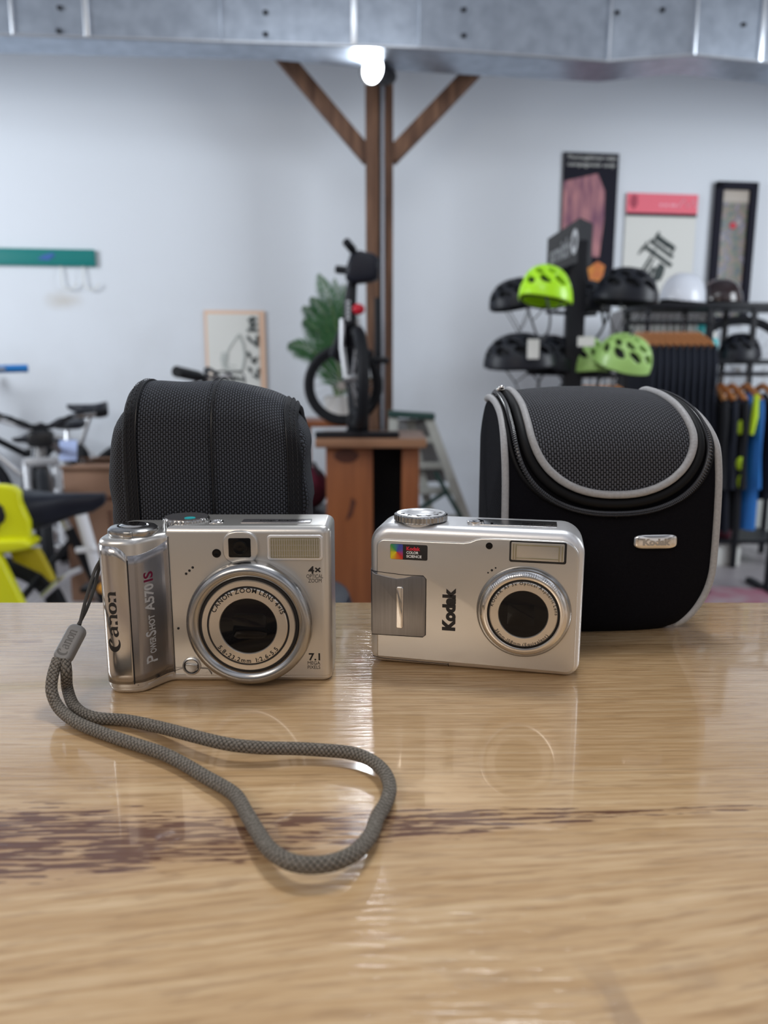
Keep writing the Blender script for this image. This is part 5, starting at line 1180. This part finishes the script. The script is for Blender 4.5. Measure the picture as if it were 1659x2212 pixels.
# ================================================================ BICYCLES AT THE LEFT
def bicycle(name, loc, yaw, label, paint='grey_panel', r=.33, wb=1.02, sh=.90, bh=1.0, steer=0.0, stemc='alu', grip='tyre', saddle=True, forkm='alu', group='bicycles parked at the left', barw=.58, tyre_r=.024, sad=(.27, .078, .055), rise=.04, low=False):
    rt = empty(name, loc, yaw, label, 'bicycle', group)
    rx, fx = -wb*.44, wb*.56; axl = (0, 1, 0); fd_ = Vector((math.cos(steer), math.sin(steer), 0)); sd_ = Vector((-math.sin(steer), math.cos(steer), 0))
    hx = fx - .20; head_lo = Vector((hx+.045, 0, r+.34)); head_hi = Vector((hx, 0, r+.47))
    wheel(rt, (rx, 0, r), r, tyre_r, axl, 'rear_wheel')
    fc = Vector((hx+.03, 0, r)) + fd_*.17
    wheel(rt, fc, r, tyre_r, sd_, 'front_wheel')
    bb = Vector((0, 0, r-.05)); st = Vector((-.13, 0, max(r+.28, sh-.22)))
    b = MB()
    b.tube([head_lo, bb], .020, 10)
    if not low: b.tube([head_hi, st], .016, 10)
    b.tube([bb, st+Vector((-.01, 0, .03))], .016, 10); b.tube([head_lo-Vector((-.008, 0, .02)), head_hi+Vector((-.006, 0, .02))], .022, 12)
    for s_ in (-1, 1): b.tube([bb+Vector((0, .03*s_, 0)), Vector((rx, .055*s_, r))], .009, 8); b.tube([st, Vector((rx, .055*s_, r))], .008, 8)
    b.build('frame', M[paint], rt)
    b = MB(); b.box(head_lo + fd_*.01, (.05, .13, .035), Euler((0, 0, steer)), bev=.01, seg=2)
    for s_ in (-1, 1): b.tube([head_lo + sd_*.055*s_, head_lo*.35 + fc*.65 + sd_*.055*s_, fc + sd_*.055*s_], [.017, .015, .010], 10)
    b.build('fork', M[forkm], rt)
    b = MB(); stem_t = Vector((hx-.012, 0, bh-.03)); b.tube([head_hi, stem_t], .014, 10); bc = stem_t + fd_*.07 + Vector((0, 0, .02)); b.tube([stem_t, bc], .016, 10); b.build('stem', M[stemc], rt)
    b = MB(); P_ = [bc - sd_*barw/2 - fd_*.05 + Vector((0, 0, rise)), bc - sd_*barw*.25 + Vector((0, 0, rise*.8)), bc - sd_*.05, bc + sd_*.05, bc + sd_*barw*.25 + Vector((0, 0, rise*.8)), bc + sd_*barw/2 - fd_*.05 + Vector((0, 0, rise))]
    b.tube(smooth_path(P_, 4), .011, 8); hb_ = b.build('handlebar', M['black_satin'], rt)
    for e1, e2 in ((P_[0], P_[1]), (P_[5], P_[4])):
        d = (e2-e1).normalized(); b = MB(); b.tube([e1-d*.004, e1+d*.12], .0165, 10); b.build('grip', M[grip], hb_)
        b = MB(); b.tube([e1+d*.15, e1+d*.13+fd_*.05, e1+d*.05+fd_*.07], .006, 6); b.build('brake_lever', M['alu'], hb_)
    b = MB()
    for s_ in (-1, 1):
        a0 = P_[0 if s_ < 0 else 5].lerp(bc, .4); b.tube(smooth_path([a0, a0 + fd_*.12+Vector((0, 0, .02)), head_hi + fd_*.12 + sd_*.03*s_ + Vector((0, 0, .02)), head_lo+fd_*.02+sd_*.03*s_], 6), .0028, 6)
    b.build('brake_cable', M['black_satin'], rt)
    sx3 = -.13 - (sh-st.z)*.30
    b = MB(); b.tube([st, Vector((sx3, 0, sh-.05))], .0135, 10); b.build('seatpost', M['alu'], rt)
    if saddle: b = MB(); saddle_geo(b, (sx3+.02, 0, sh), *sad); b.build('saddle', M['saddle'], rt)
    b = MB(); torus(b, bb+Vector((0, -.04, 0)), .075, .006, (0, 1, 0), 28, 6); b.tube([bb+Vector((0, -.05, 0)), bb+Vector((.10, -.055, -.13))], .010, 8); b.tube([bb+Vector((0, .05, 0)), bb+Vector((-.10, .055, .13))], .010, 8); b.tube([bb-Vector((0, .05, 0)), bb+Vector((0, .05, 0))], .016, 8)
    cr_ = b.build('crankset', M['alu'], rt)
    for p in (bb+Vector((.10, -.10, -.13)), bb+Vector((-.10, .10, .13))): b = MB(); b.box(p, (.085, .08, .018), bev=.003, seg=2); b.build('pedal', M['black_plastic'], cr_)
    return rt, (sx3+.02, sh), (bc, P_)
def rot2(x, y, a): return Vector((x*math.cos(a)-y*math.sin(a), x*math.sin(a)+y*math.cos(a), 0))
# yellow one in front: its saddle ends at px 45..222
sp = at(134, 1066, 2.45); ya = R(4); shh = sp.z-FLOOR
r_, sd_l, bars = bicycle('bicycle', (0, 0, 0), 0, 'bicycle with a wide black saddle and a bright yellow child seat, nearest at the left', 'black_satin', r=.22, wb=.86, sh=shh, bh=.96, sad=(.275, .10, .125), barw=.56, rise=.09, low=True)
off = rot2(sd_l[0], 0, ya); r_.location = (sp.x-off.x, 2.45-off.y, FLOOR); r_.rotation_euler = (0, 0, ya); ORG_Y = r_
def Yl(px, py, Y=2.33):
    p = at(px, py, Y) - r_.location; return (p.x*math.cos(-ya)-p.y*math.sin(-ya), p.z)
b = MB(); pts = [Yl(-60, 1046), Yl(8, 1046), Yl(32, 1050), Yl(44, 1062), Yl(45, 1082), Yl(56, 1108), Yl(64, 1125), Yl(66, 1160), Yl(70, 1178), Yl(60, 1186), Yl(-60, 1186)]
b.prism(pts, -.13, -.09, bf=.010, bb=.010)
bm = bmesh.new()
o1 = b.build('child_seat', M['yellow'], r_)
# hole in the seat shell: dark inset panel
b = MB(); b.prism([Yl(-60, 1084), Yl(2, 1084), Yl(12, 1092), Yl(18, 1112), Yl(16, 1122), Yl(4, 1134), Yl(2, 1146), Yl(-60, 1146)], -.135, -.10, bf=.004); b.build('seat_opening', M['black_plastic'], o1)
b = MB(); b.prism([Yl(-60, 1164), Yl(20, 1160), Yl(62, 1160), Yl(77, 1170), Yl(72, 1180), Yl(30, 1188), Yl(-60, 1192)], -.16, -.06, bf=.012, bb=.012); b.build('seat_rim', M['yellow'], o1)
b = MB(); b.prism([Yl(-60, 1180), Yl(8, 1180), Yl(18, 1200), Yl(66, 1302), Yl(80, 1340), Yl(-60, 1340)], -.17, -.13, bf=.010, bb=.01); b.build('leg_guard', M['yellow'], o1)
b = MB(); b.prism([Yl(14, 1188), Yl(76, 1189), Yl(86, 1205), Yl(112, 1258), Yl(104, 1264), Yl(84, 1244), Yl(24, 1215)], -.10, -.07, bf=.008, bb=.008); b.build('leg_guard', M['yellow_dark'], o1)
b = MB(); q0, q1 = Yl(152, 1125), Yl(190, 1258); b.tube([Vector((q0[0], -.02, q0[1])), Vector((q1[0], -.02, q1[1]))], .020, 12); q0, q1 = Yl(144, 1204), Yl(182, 1201); b.tube([Vector((q0[0], -.03, q0[1])), Vector((q1[0], -.03, q1[1]))], .011, 8); b.ell((q1[0], -.03, q1[1]), (.014, .014, .016)); b.build('seat_tube', M['white_paint'], r_)
b = MB(); q = [Yl(78, 1300), Yl(108, 1272), Yl(140, 1248), Yl(160, 1240)]; b.tube([Vector((a, -.06, c)) for a, c in q], .012, 8); b.build('mudguard', M['alu'], r_)
b = MB(); q = Yl(212, 1284); b.ell((q[0], -.06, q[1]), (.024, .016, .018)); tag(b.build('reflector', M['orange'], r_), 'amber reflector')
# grey mountain bicycle facing the viewer
hb0 = at(88, 915, 3.15); y2 = R(-78)
r_, s2, bars = bicycle('bicycle', (0, 0, 0), 0, 'grey bicycle with a dark handlebar and pale fork legs, behind the yellow seat', 'grey_panel', r=.33, sh=.80, bh=hb0.z-FLOOR, steer=R(12), forkm='fork_grey', stemc='black_satin', rise=.05, barw=.52)
o_ = rot2(bars[0].x, bars[0].y, y2); r_.location = (hb0.x-o_.x, 3.15-o_.y, FLOOR); r_.rotation_euler = (0, 0, y2)
b = MB(); q = bars[0]; b.box(q+Vector((.02, 0, -.05)), (.07, .10, .07), bev=.02); b.build('handlebar_mount', M['black_plastic'], r_)
# bicycle whose saddle shows against the wall
s3_ = at(187, 873, 4.28); y3 = PI + WALL_A
r_, s3l, bars = bicycle('bicycle', (0, 0, 0), 0, 'bicycle at the left with a small black saddle on a silver seatpost against the wall', 'alu', r=.33, sh=s3_.z-FLOOR, bh=.98, barw=.36, sad=(.21, .085, .085))
o_ = rot2(s3l[0], 0, y3); r_.location = (s3_.x-o_.x, 4.28-o_.y, FLOOR); r_.rotation_euler = (0, 0, y3)
# bicycle with a blue handlebar grip, mostly outside the left edge
gp = at(56, 770, 3.3); y4 = R(-92)
r_, s4, bars = bicycle('bicycle', (0, 0, 0), 0, 'bicycle at the left edge, only a bright blue handlebar grip showing', 'black_satin', r=.34, sh=.72, bh=gp.z-FLOOR-.06, grip='blue', steer=R(0), rise=.02)
pe = max((rot2(p.x, p.y, y4) for p in (bars[1][0], bars[1][5])), key=lambda v: v.x); r_.location = (gp.x-pe.x, 3.3-pe.y, FLOOR); r_.rotation_euler = (0, 0, y4)
# cardboard box with a sheet of pale blue paper on it
bx0, bx1, bxm = at(133, 1010, 3.35).x, at(300, 1010, 3.35).x, at(218, 1010, 3.35).x; bz = at(180, 1012, 3.35).z-FLOOR
CX = empty('cardboard_box', ((bx0+bx1)/2, 3.55, FLOOR), label='tall brown cardboard box standing behind the bicycle saddles', cat='box')
b = MB(); b.box((0, 0, bz/2), (bx1-bx0, .40, bz), bev=.003, seg=2); b.build('body', M['cardboard'], CX)
b = MB(); b.box((-.02, -.205, bz+.004), (bx1-bx0-.02, .02, .008), Euler((R(20), 0, 0))); b.build('flap', M['cardboard'], CX, smooth=0); b = MB(); b.box((0, .1, bz+.012), (bx1-bx0, .20, .006), Euler((R(-6), 0, 0))); b.build('flap', M['cardboard'], CX, smooth=0)
b = MB()
for i in range(9): b.box((-.09+i*.017, -.2015, bz-.135), (.011, .003, .020))
for i in range(8): b.box((.03, -.2015, bz-.20-i*.022), (.016, .003, .012))
b.build('box_printing', M['knot'], CX, smooth=0)
pp = at(143, 968, 3.5); SH = MB(); SH.box((pp.x, 3.52, 0), (.082, .003, .095), Euler((R(-12), 0, 0))); dz_ = FLOOR+bz+.016+.047
for v in SH.v: v.z += dz_
tag(SH.build('paper_sheet', M['paper_blue'], smooth=0), 'pale blue sheet of paper standing on the cardboard box', 'paper')

# ================================================================ HELMETS
def helmet(name, loc, yaw, label, m_, pitch=0.0, roll=0.0, L=.29, Wd=.205, Hh=.155, vents=True, strap=True, group=None, strapl=.16, nohole=False):
    rt = empty(name, loc, 0, label, 'helmet', group, rot=(roll, pitch, yaw)); ORG[rt] = Matrix.Translation(Vector(loc)) @ Euler((roll, pitch, yaw)).to_matrix().to_4x4()
    nu, nv = 72, 34; rows = []
    def S(a, e_, k_=1.0):      # a azimuth, e_ 0 rim .. 1 crown
        el = e_*PI/2; c = math.cos(el)**.8; x = L/2*k_*c*math.cos(a); y = Wd/2*k_*c*math.sin(a); z = Hh*k_*math.sin(el)
        if x < 0: x *= 1.06; z -= .16*Hh*(1-e_)*(-x/L)*2*.6
        z += .10*Hh*(1-e_)*max(0, math.sin(a)**2)*-1.2
        return Vector((x, y, z))
    def hole(p):
        if not vents or nohole: return False
        u, v = p.x/(L/2), p.y/(Wd/2)
        az = math.degrees(math.atan2(p.y/Wd, p.x/L)); el = math.asin(max(0, min(1, p.z/Hh)))/(PI/2)
        for e0, er, st_, ph_, aw in ((.30, .10, 40, 20, 12), (.53, .09, 40, 0, 13)):
            d = ((az - ph_ + (el-e0)*90) + st_/2) % st_ - st_/2
            if ((el-e0)/er)**2 + (d/aw)**2 < 1: return True
        if el < .62: return False
        for cu, cv, ru, rv in ((.36, 0, .14, .10), (-.02, 0, .16, .10), (-.38, 0, .14, .10), (.18, .32, .16, .10), (-.22, .32, .16, .10)):
            if ((u-cu)/ru)**2 + ((abs(v)-cv)/rv)**2 < 1: return True
        return False
    vs = []; fs = []
    for i in range(nv+1):
        for j in range(nu): vs.append(S(2*PI*j/nu, i/nv*.995))
    for i in range(nv):
        for j in range(nu):
            q = (i*nu+j, i*nu+(j+1) % nu, (i+1)*nu+(j+1) % nu, (i+1)*nu+j); c = (vs[q[0]]+vs[q[2]])/2
            if not hole(c): fs.append(q)
    b = MB(); b.add(vs, fs); b.build('shell', M[m_], rt, smooth=60, mods=[('SMOOTH', dict(factor=.5, iterations=3)), ('SOLIDIFY', dict(thickness=.016, offset=-1))])
    b = MB(); rows = [[S(2*PI*j/32, i/12*.99, .86) + Vector((0, 0, -.004)) for j in range(32)] for i in range(13)]; b.grid(rows, closed=True)
    rows = [[S(2*PI*j/32, 0, k_) + Vector((0, 0, -.004 if k_ < 1 else 0)) for j in range(32)] for k_ in (.94, .86)]; b.grid(rows, closed=True); b.build('liner', M['liner'], rt, smooth=60)
    if strap:
        for s_ in (-1, 1):
            b = MB(); b.tube(smooth_path([(L*.22, s_*Wd*.40, .0), (L*.06, s_*Wd*.36, -strapl*.5), (L*.0, s_*Wd*.22, -strapl*.9), (0, 0, -strapl)], 5), .006, 6, flat=.3); b.tube(smooth_path([(-L*.25, s_*Wd*.36, .0), (-L*.06, s_*Wd*.36, -strapl*.35), (L*.05, s_*Wd*.35, -strapl*.5)], 4), .006, 6, flat=.3)
            b.build('strap', M['webbing'], rt)
    return rt
HY = 2.95
def hloc(px, py, Y): return at(px, py, Y)
HT = empty('helmet_display_stand', (at(1236, 800, HY).x, HY, FLOOR), label='black upright display stand carrying bicycle helmets under a sign', cat='display stand')
hx0 = at(1236, 800, HY).x; tp_ = at(1236, 520, HY).z
b = MB(); b.box((0, 0, (tp_-FLOOR)/2), (.068, .05, tp_-FLOOR), bev=.004, seg=2); b.build('column', M['black_satin'], HT)
b = MB(); b.box((0, 0, .015), (.5, .42, .03), bev=.005, seg=2); b.build('base_plate', M['black_satin'], HT)
for px, py in ((1180, 668), (1290, 672), (1140, 800), (1320, 800)):
    q = at(px, py, HY-.02)-Vector((hx0, HY, FLOOR)); b = MB(); b.tube([(0, 0, q.z-.015), (q.x, q.y, q.z-.01)], .007, 8); b.build('arm', M['black_satin'], HT)
# sign box: face turned left, dark side toward the viewer
SGo = at(1222, 560, HY-.02); SG = empty('shop_sign', SGo, label='black box sign with grey lettering on top of the helmet stand', cat='sign')
fl_, fr_, rr_ = at(1182, 540, HY-.16), at(1251, 520, HY-.02), at(1280, 510, HY+.10)
hgt_ = .155
f0 = Vector((fl_.x, fl_.y+.0, 0)); f1 = Vector((fr_.x, fr_.y, 0)); f2 = Vector((rr_.x, rr_.y, 0)); f3 = f0 + (f2-f1)
zA = at(1182, 591, HY-.16).z; zB_ = at(1182, 516, HY-.16).z; zC = at(1251, 566, HY-.02).z; zD = at(1251, 470, HY-.02).z
V_ = [Vector((p.x, p.y, z)) for p, z in ((f0, zA), (f1, zC), (f1, zD), (f0, zB_), (f3, zA+.0), (f2, zC), (f2, zD), (f3, zB_))]
b = MB(); b.add(V_, [(0, 1, 2, 3), (1, 5, 6, 2), (5, 4, 7, 6), (4, 0, 3, 7), (3, 2, 6, 7), (0, 4, 5, 1)]); b.build('sign_box', M['black_satin'], SG, world=True, smooth=0)
b = MB(); vs, fs = text_geo('smith', 1.0, .03); xs_ = [v.x for v in vs]; ys_ = [v.y for v in vs]; mx0, mx1, my0, my1 = min(xs_), max(xs_), min(ys_), max(ys_)
vs2, fs2 = text_geo('®', 1.0, .05)
nrm_ = (V_[1]-V_[0]).cross(V_[3]-V_[0]).normalized(); nrm_ = nrm_ if nrm_.y < 0 else -nrm_
def face_pt(u, v): lo_ = V_[0].lerp(V_[1], u); hi_ = V_[3].lerp(V_[2], u); return lo_.lerp(hi_, v) + nrm_*.002
b.add([face_pt(.08+.60*(v.x-mx0)/(mx1-mx0), .22+.50*(v.y-my0)/(my1-my0)) for v in vs], fs); b.build('sign_lettering', M['sign_grey'], SG, world=True, smooth=0)
b = MB(); cc = [face_pt(.83+.11*math.cos(2*PI*i/28), .52+.30*math.sin(2*PI*i/28)) for i in range(28)]; b.add(cc + [face_pt(.83+.055*math.cos(2*PI*i/28), .52+.15*math.sin(2*PI*i/28)) for i in range(28)], [(i, (i+1) % 28, 28+(i+1) % 28, 28+i) for i in range(28)])
b.build('sign_emblem', M['sign_grey'], SG, world=True, smooth=0)
G1 = 'helmets on the display stand'
helmet('bicycle_helmet', hloc(1177, 645, 2.66), R(200), 'lime yellow vented bicycle helmet at the top of the stand', 'lime', pitch=R(-6), roll=R(6), L=.185, Wd=.16, Hh=.112, group=G1, strapl=.13)
helmet('bicycle_helmet', hloc(1118, 658, 3.05), R(175), 'black bicycle helmet half hidden behind the lime yellow one', 'helmet_black', pitch=R(12), L=.22, Wd=.18, Hh=.10, group=G1, strapl=.20)
helmet('bicycle_helmet', hloc(1352, 647, 2.90), R(5), 'large black vented bicycle helmet right of the stand, in front of the pink-banded poster', 'helmet_black', pitch=R(6), L=.235, Wd=.20, Hh=.115, group=G1, strapl=.24)
helmet('bicycle_helmet', hloc(1272, 668, 3.10), R(60), 'small black helmet just right of the stand column', 'helmet_black', L=.22, Wd=.17, Hh=.11, group=G1, strapl=.12)
h1 = helmet('bicycle_helmet', hloc(1120, 790, 2.88), R(170), 'black bicycle helmet with a white price tag, lower left on the stand', 'helmet_black', pitch=R(4), L=.26, Wd=.20, Hh=.12, group=G1, strapl=.12)
helmet('bicycle_helmet', hloc(1190, 795, 3.0), R(30), 'plain black bicycle helmet right behind the tagged one', 'helmet_black', pitch=R(10), L=.24, Wd=.20, Hh=.125, group=G1, strapl=.10)
helmet('bicycle_helmet', hloc(1343, 788, 2.88), R(-25), 'pale green vented bicycle helmet tilted forward, lower right on the stand', 'palegreen', pitch=R(20), roll=R(8), L=.21, Wd=.17, Hh=.115, group=G1, strapl=.10)
helmet('bicycle_helmet', hloc(1266, 795, 3.0), R(95), 'smaller pale green helmet beside the stand column, left of the tilted green one', 'palegreen', L=.22, Wd=.16, Hh=.12, group=G1, strapl=.10)
tg = at(1152, 754, 2.74); b = MB(); b.box(tg, (.042, .003, .068), bev=.001, seg=1); tag(b.build('price_tag', M['paper']), 'white price tag hanging on the lower left black helmet', 'tag')
tg2 = at(1266, 738, 2.85); b = MB(); b.box(tg2, (.062, .003, .035), bev=.001, seg=1); tag(b.build('price_tag', M['paper']), 'white price tag above the smaller pale green helmet', 'tag')

# ================================================================ SHELF RACK, CLOTHES RAILS
SY = 3.95; ztop = at(1600, 653, SY).z; z2 = at(1600, 776, SY).z
xl, xr = at(1392, 653, SY).x, at(1760, 653, SY).x; SKo = Vector(((xl+xr)/2, SY+.18, FLOOR))
SK = empty('shelf_rack', SKo, label='dark steel shelf rack with helmets on it, in front of the wall at the right', cat='shelf')
b = MB(); b.box((0, 0, ztop-FLOOR-.014), (xr-xl, .36, .028), bev=.003, seg=2); b.build('top_shelf', M['black_satin'], SK)
xm_ = at(1527, 776, SY).x
b = MB(); b.box(((xm_+xr)/2-SKo.x, 0, z2-FLOOR-.012), (xr-xm_, .36, .024), bev=.003, seg=2); b.build('middle_shelf', M['black_satin'], SK)
for px in (1395, 1527, 1622, 1755):
    x = at(px, 800, SY).x - SKo.x
    for y in (-.165, .165): b = MB(); b.box((x, y, (ztop-FLOOR-.03)/2), (.024, .024, ztop-FLOOR-.03)); b.build('upright', M['black_satin'], SK, smooth=0)
b = MB(); b.box((.1, .17, at(1600, 905, SY).z-FLOOR), (xr-xl-.2, .012, .02)); b.build('rear_bar', M['black_satin'], SK, smooth=0)
b = MB(); b.box(((xm_+xr)/2-SKo.x, 0, .14), (xr-xm_, .34, .02)); b.build('bottom_shelf', M['black_satin'], SK, smooth=0)
G2 = 'helmets on the shelf rack'
helmet('bicycle_helmet', at(1474, 648, SY+.10), R(190), 'smooth white helmet on the top shelf of the rack', 'helmet_white', L=.235, Wd=.21, Hh=.135, vents=False, strap=False, group=G2)
helmet('bicycle_helmet', at(1556, 648, SY+.08), R(170), 'glossy dark maroon helmet on the top shelf below the narrow framed picture', 'helmet_brown', L=.20, Wd=.18, Hh=.105, vents=False, strap=False, group=G2)
helmet('bicycle_helmet', at(1597, 772, SY+.08), R(8), 'dark grey helmet on the middle shelf of the rack', 'helmet_black', L=.22, Wd=.19, Hh=.125, vents=True, strap=False, group=G2, pitch=R(-3))
# turquoise bottles
for i, (px, py, lb) in enumerate(((1516, 742, 'turquoise bottle beside the hangers, on the grey panel box'), (1537, 762, 'turquoise bottle on the middle shelf, left end'))):
    Yb = SY+.02; q = at(px, py, Yb); q.z = z2 + .001 if i else z2+.001
    if i == 0: q = at(1512, 742, 4.25)
    bt = empty('drink_bottle', q, label=lb, cat='bottle')
    b = MB(); hB = .115; b.lathe([(.026, 0), (.029, .006), (.029, hB*.75), (.024, hB*.86), (.016, hB*.9)], n=20); b.build('body', M['teal_bottle'], bt)
    b = MB(); b.lathe([(.018, hB*.9), (.019, hB*1.05), (.012, hB*1.18), (0, hB*1.2)], n=16); b.build('cap', M['paper'], bt)
# grey storage boxes behind
q = at(1440, 820, 4.35); gh = at(1440, 668, 4.35).z - FLOOR
GB = empty('grey_cabinet', (q.x, 4.50, FLOOR), label='grey cabinet standing behind the row of dark garments', cat='cabinet'); b = MB(); b.box((0, 0, gh/2), (.52, .24, gh), bev=.006, seg=2); b.build('body', M['grey_panel'], GB)
b = MB(); b.box((-.02, -.125, gh-.10), (.40, .012, .10), bev=.004, seg=2); b.build('drawer', M['paper_grey'], GB); b = MB(); b.box((-.02, -.125, gh-.26), (.44, .012, .16), bev=.004, seg=2); b.build('drawer', M['grey_panel'], GB)
# wheel leaning behind the rack
wc = at(1590, 800, 4.78); WHo = Vector((wc.x, 4.78, wc.z-.33)); WH = empty('spare_wheel', WHo, label='spare bicycle wheel standing behind the shelf rack', cat='wheel')
wheel(WH, (0, 0, .33), .33, .02, (.25, 1, 0), 'tyre', spokes=24)
b = MB(); b.box((wc.x, 4.78, (FLOOR+WHo.z)/2), (.5, .26, WHo.z-FLOOR), bev=.005, seg=2)
CN = b.build('white_cabinet', M['paper_grey']); tag(CN, 'pale low cabinet behind the shelf rack carrying the spare wheel', 'cabinet')

def hanger(loc, yaw, label, group, hw=.20):
    rt = empty('clothes_hanger', loc, yaw, label, 'hanger', group)     # loc = on the rail; the arms spread along local y
    b = MB(); P_ = smooth_path([(0, -hw, -.115), (0, -hw*.6, -.085), (0, 0, -.055), (0, hw*.6, -.085), (0, hw, -.115)], 5); b.tube(P_, .016, 8, flat=.55, up=(1, 0, 0)); b.build('arms', M['hanger_wood'], rt)
    b = MB(); b.tube([(0, 0, -.05), (0, 0, -.015)] + [(0, .018*math.sin(R(a)), .0+.014-.014*math.cos(R(a))+.0) for a in range(0, 270, 30)], .0022, 6); b.build('hook', M['alu'], rt)
    return rt
def garment(loc, yaw, label, m_, group, hw=.21, ln=.75, th=.028, cat='garment', name='hanging_garment', sd=0):
    rnd = random.Random(sd); rt = empty(name, loc, yaw, label, cat, group); rows = []; n = 28
    for i in range(17):
        t = i/16; z = -.075 - t*ln; w_ = hw*(.22 + .95*min(1, t/.10)**.6) if t < .1 else hw*(1.12-.10*math.sin(t*3)); row = []
        for j in range(n):
            a = 2*PI*j/n; c, s_ = math.cos(a), math.sin(a); k_ = th/2*(.5+.7*t**.5)
            row.append(Vector((k_*abs(c)**.6*(1 if c >= 0 else -1) + .006*math.sin(s_*9+t*5+sd)*t, w_*abs(s_)**.9*(1 if s_ >= 0 else -1), z + (-.03*abs(s_) if i < 3 else 0) + .008*math.sin(6*s_+sd)*t)))
        rows.append(row)
    b = MB(); b.grid(rows, closed=True); b.add(rows[-1], [tuple(range(n))[::-1]]); b.add(rows[0], [tuple(range(n))]); b.build('cloth', M[m_], rt, smooth=70)
    for s_ in (-1, 1):
        b = MB(); P_ = [(0, s_*hw*1.0, -.11), (0, s_*hw*1.16, -.30), (.004, s_*hw*1.20, -.50)]; b.tube(smooth_path(P_, 4), [.012 + .004*math.sin(i) for i in range(9)], 8); b.build('sleeve', M[m_], rt)
    return rt
RY0 = 3.62
def rail(x0p, x1p, py, Y, label):
    a, c = at(x0p, py, Y), at(x1p, py, Y); rt = empty('clothes_rail', ((a.x+c.x)/2, Y, FLOOR), label=label, cat='clothes rail'); W2 = (c.x-a.x)/2; z = a.z-FLOOR
    b = MB(); b.tube([(-W2, 0, z), (W2, 0, z)], .010, 8); b.build('bar', M['black_satin'], rt)
    for s_ in (-1, 1):
        b = MB(); b.box((s_*W2, 0, z/2), (.022, .022, z)); b.build('upright', M['black_satin'], rt, smooth=0)
        b = MB(); b.box((s_*W2, 0, .0125), (.03, .36, .025)); b.build('foot', M['black_satin'], rt, smooth=0)
    return a, c
a, c = rail(1352, 1536, 697, RY0, 'black clothes rail holding a row of dark navy garments on wooden hangers')
h0 = g0 = None; N_ = 10
for i in range(N_):
    x = a.x + .055 + (c.x-a.x-.12)*i/(N_-1); loc = (x, RY0, a.z)
    L1 = 'wooden hanger in the row above the dark navy garments'; L2 = 'dark navy garment hanging in the packed row below the grey cabinet'
    if i == 0: h0 = hanger(loc, 0, L1, 'wooden hangers on the long rail'); g0 = garment(loc, 0, L2, 'navy', 'dark navy garments on the long rail', ln=.80, th=.017, sd=1)
    else:
        for src in (h0, g0): q = copy_tree(src); q.location = loc; q.rotation_euler = (0, 0, 0)
a2, c2 = rail(1232, 1350, 812, 3.42, 'low black clothes rail behind the lower helmets')
G3 = 'wooden hangers on the low rail'; h1_ = None
for i in range(6):
    x = a2.x + .04 + (c2.x-a2.x-.08)*i/5; loc = (x, 3.42, a2.z)
    if not h1_: h1_ = hanger(loc, R(15), 'wooden hanger on the low rail behind the lower helmets', G3, .17); g1_ = garment(loc, R(15), 'pale grey garment hanging on the low rail behind the lower helmets', 'grey_panel', 'pale garments on the low rail', ln=.45, sd=4, hw=.17)
    else:
        for src in (h1_, g1_): q = copy_tree(src); q.location = loc
a3, c3 = rail(1512, 1700, 808, 3.50, 'black clothes rail at the right edge holding the sports jackets')
items = [(1540, 'black_cloth', 'black jacket at the left end of the right rail', .034), (1560, 'navy', 'dark navy jacket, second on the right rail', .034), (1583, 'black_cloth', 'black jacket with lime yellow patches on the right rail', .042), (1614, 'blue_cloth', 'bright blue jacket on the right rail', .075), (1650, 'navy', 'dark navy jacket with a lavender stripe right of the blue jacket', .055)]
for i, (px, m_, lb, yw) in enumerate(items):
    q = at(px, 808, 3.50); hgr = hanger(q, 0, 'wooden hanger carrying the ' + lb.split(',')[0].replace(' on the right rail', '').replace(' at the left end of the right rail', ' farthest left') , 'wooden hangers on the right rail', .15)
    gm = garment(q, 0, lb, m_, 'sports jackets on the right rail', hw=.15, ln=(.62 if i < 4 else .48), th=yw, name='hanging_jacket', cat='jacket', sd=10+i)
    if i == 2:
        for k_, (yy, zz2, r3) in enumerate(((-.12, -.20, .03), (-.12, -.36, .028), (-.12, -.44, .034))): b = MB(); b.ell((-.014+.012*k_, yy-.03, zz2-.03), (.020, .012, r3*1.1)); b.build('lime_patch', M['lime_cloth'], gm)
    if i == 3: b = MB(); b.tube([(-.020, -.145, -.09), (-.030, -.165, -.18), (-.038, -.165, -.26)], [.014, .020, .014], 10, flat=.7); b.build('lime_patch', M['lime_cloth'], gm)
    if i == 4: b = MB(); b.tube([(-.022, -.145, -.09), (-.018, -.165, -.2), (.0, -.165, -.32)], [.012, .014, .012], 10, flat=.7); b.build('lavender_stripe', M['lavender'], gm)
# on the floor beneath the right rail
b = MB(); q = tab(1556, 1222, FLOOR); b.box((q.x, q.y+.1, FLOOR+.07), (.20, .22, .14), bev=.006, seg=2); tag(b.build('white_box', M['paper']), 'small white box on the floor under the right clothes rail', 'box')
b = MB(); b.box((q.x-.02, q.y+.1, FLOOR+.14+.035), (.16, .16, .07), bev=.02, seg=3); tag(b.build('red_pouch', M['maroon']), 'maroon pouch lying on the small white box', 'pouch')
b = MB(); q = tab(1560, 1300, FLOOR); b.box((q.x-.5, q.y+.05, FLOOR+.006), (1.5, .55, .012), Euler((0, 0, R(-12))), bev=.004, seg=1); tag(b.build('floor_rug', M['rug']), 'worn dusky red rug on the concrete floor behind the right case', 'rug')
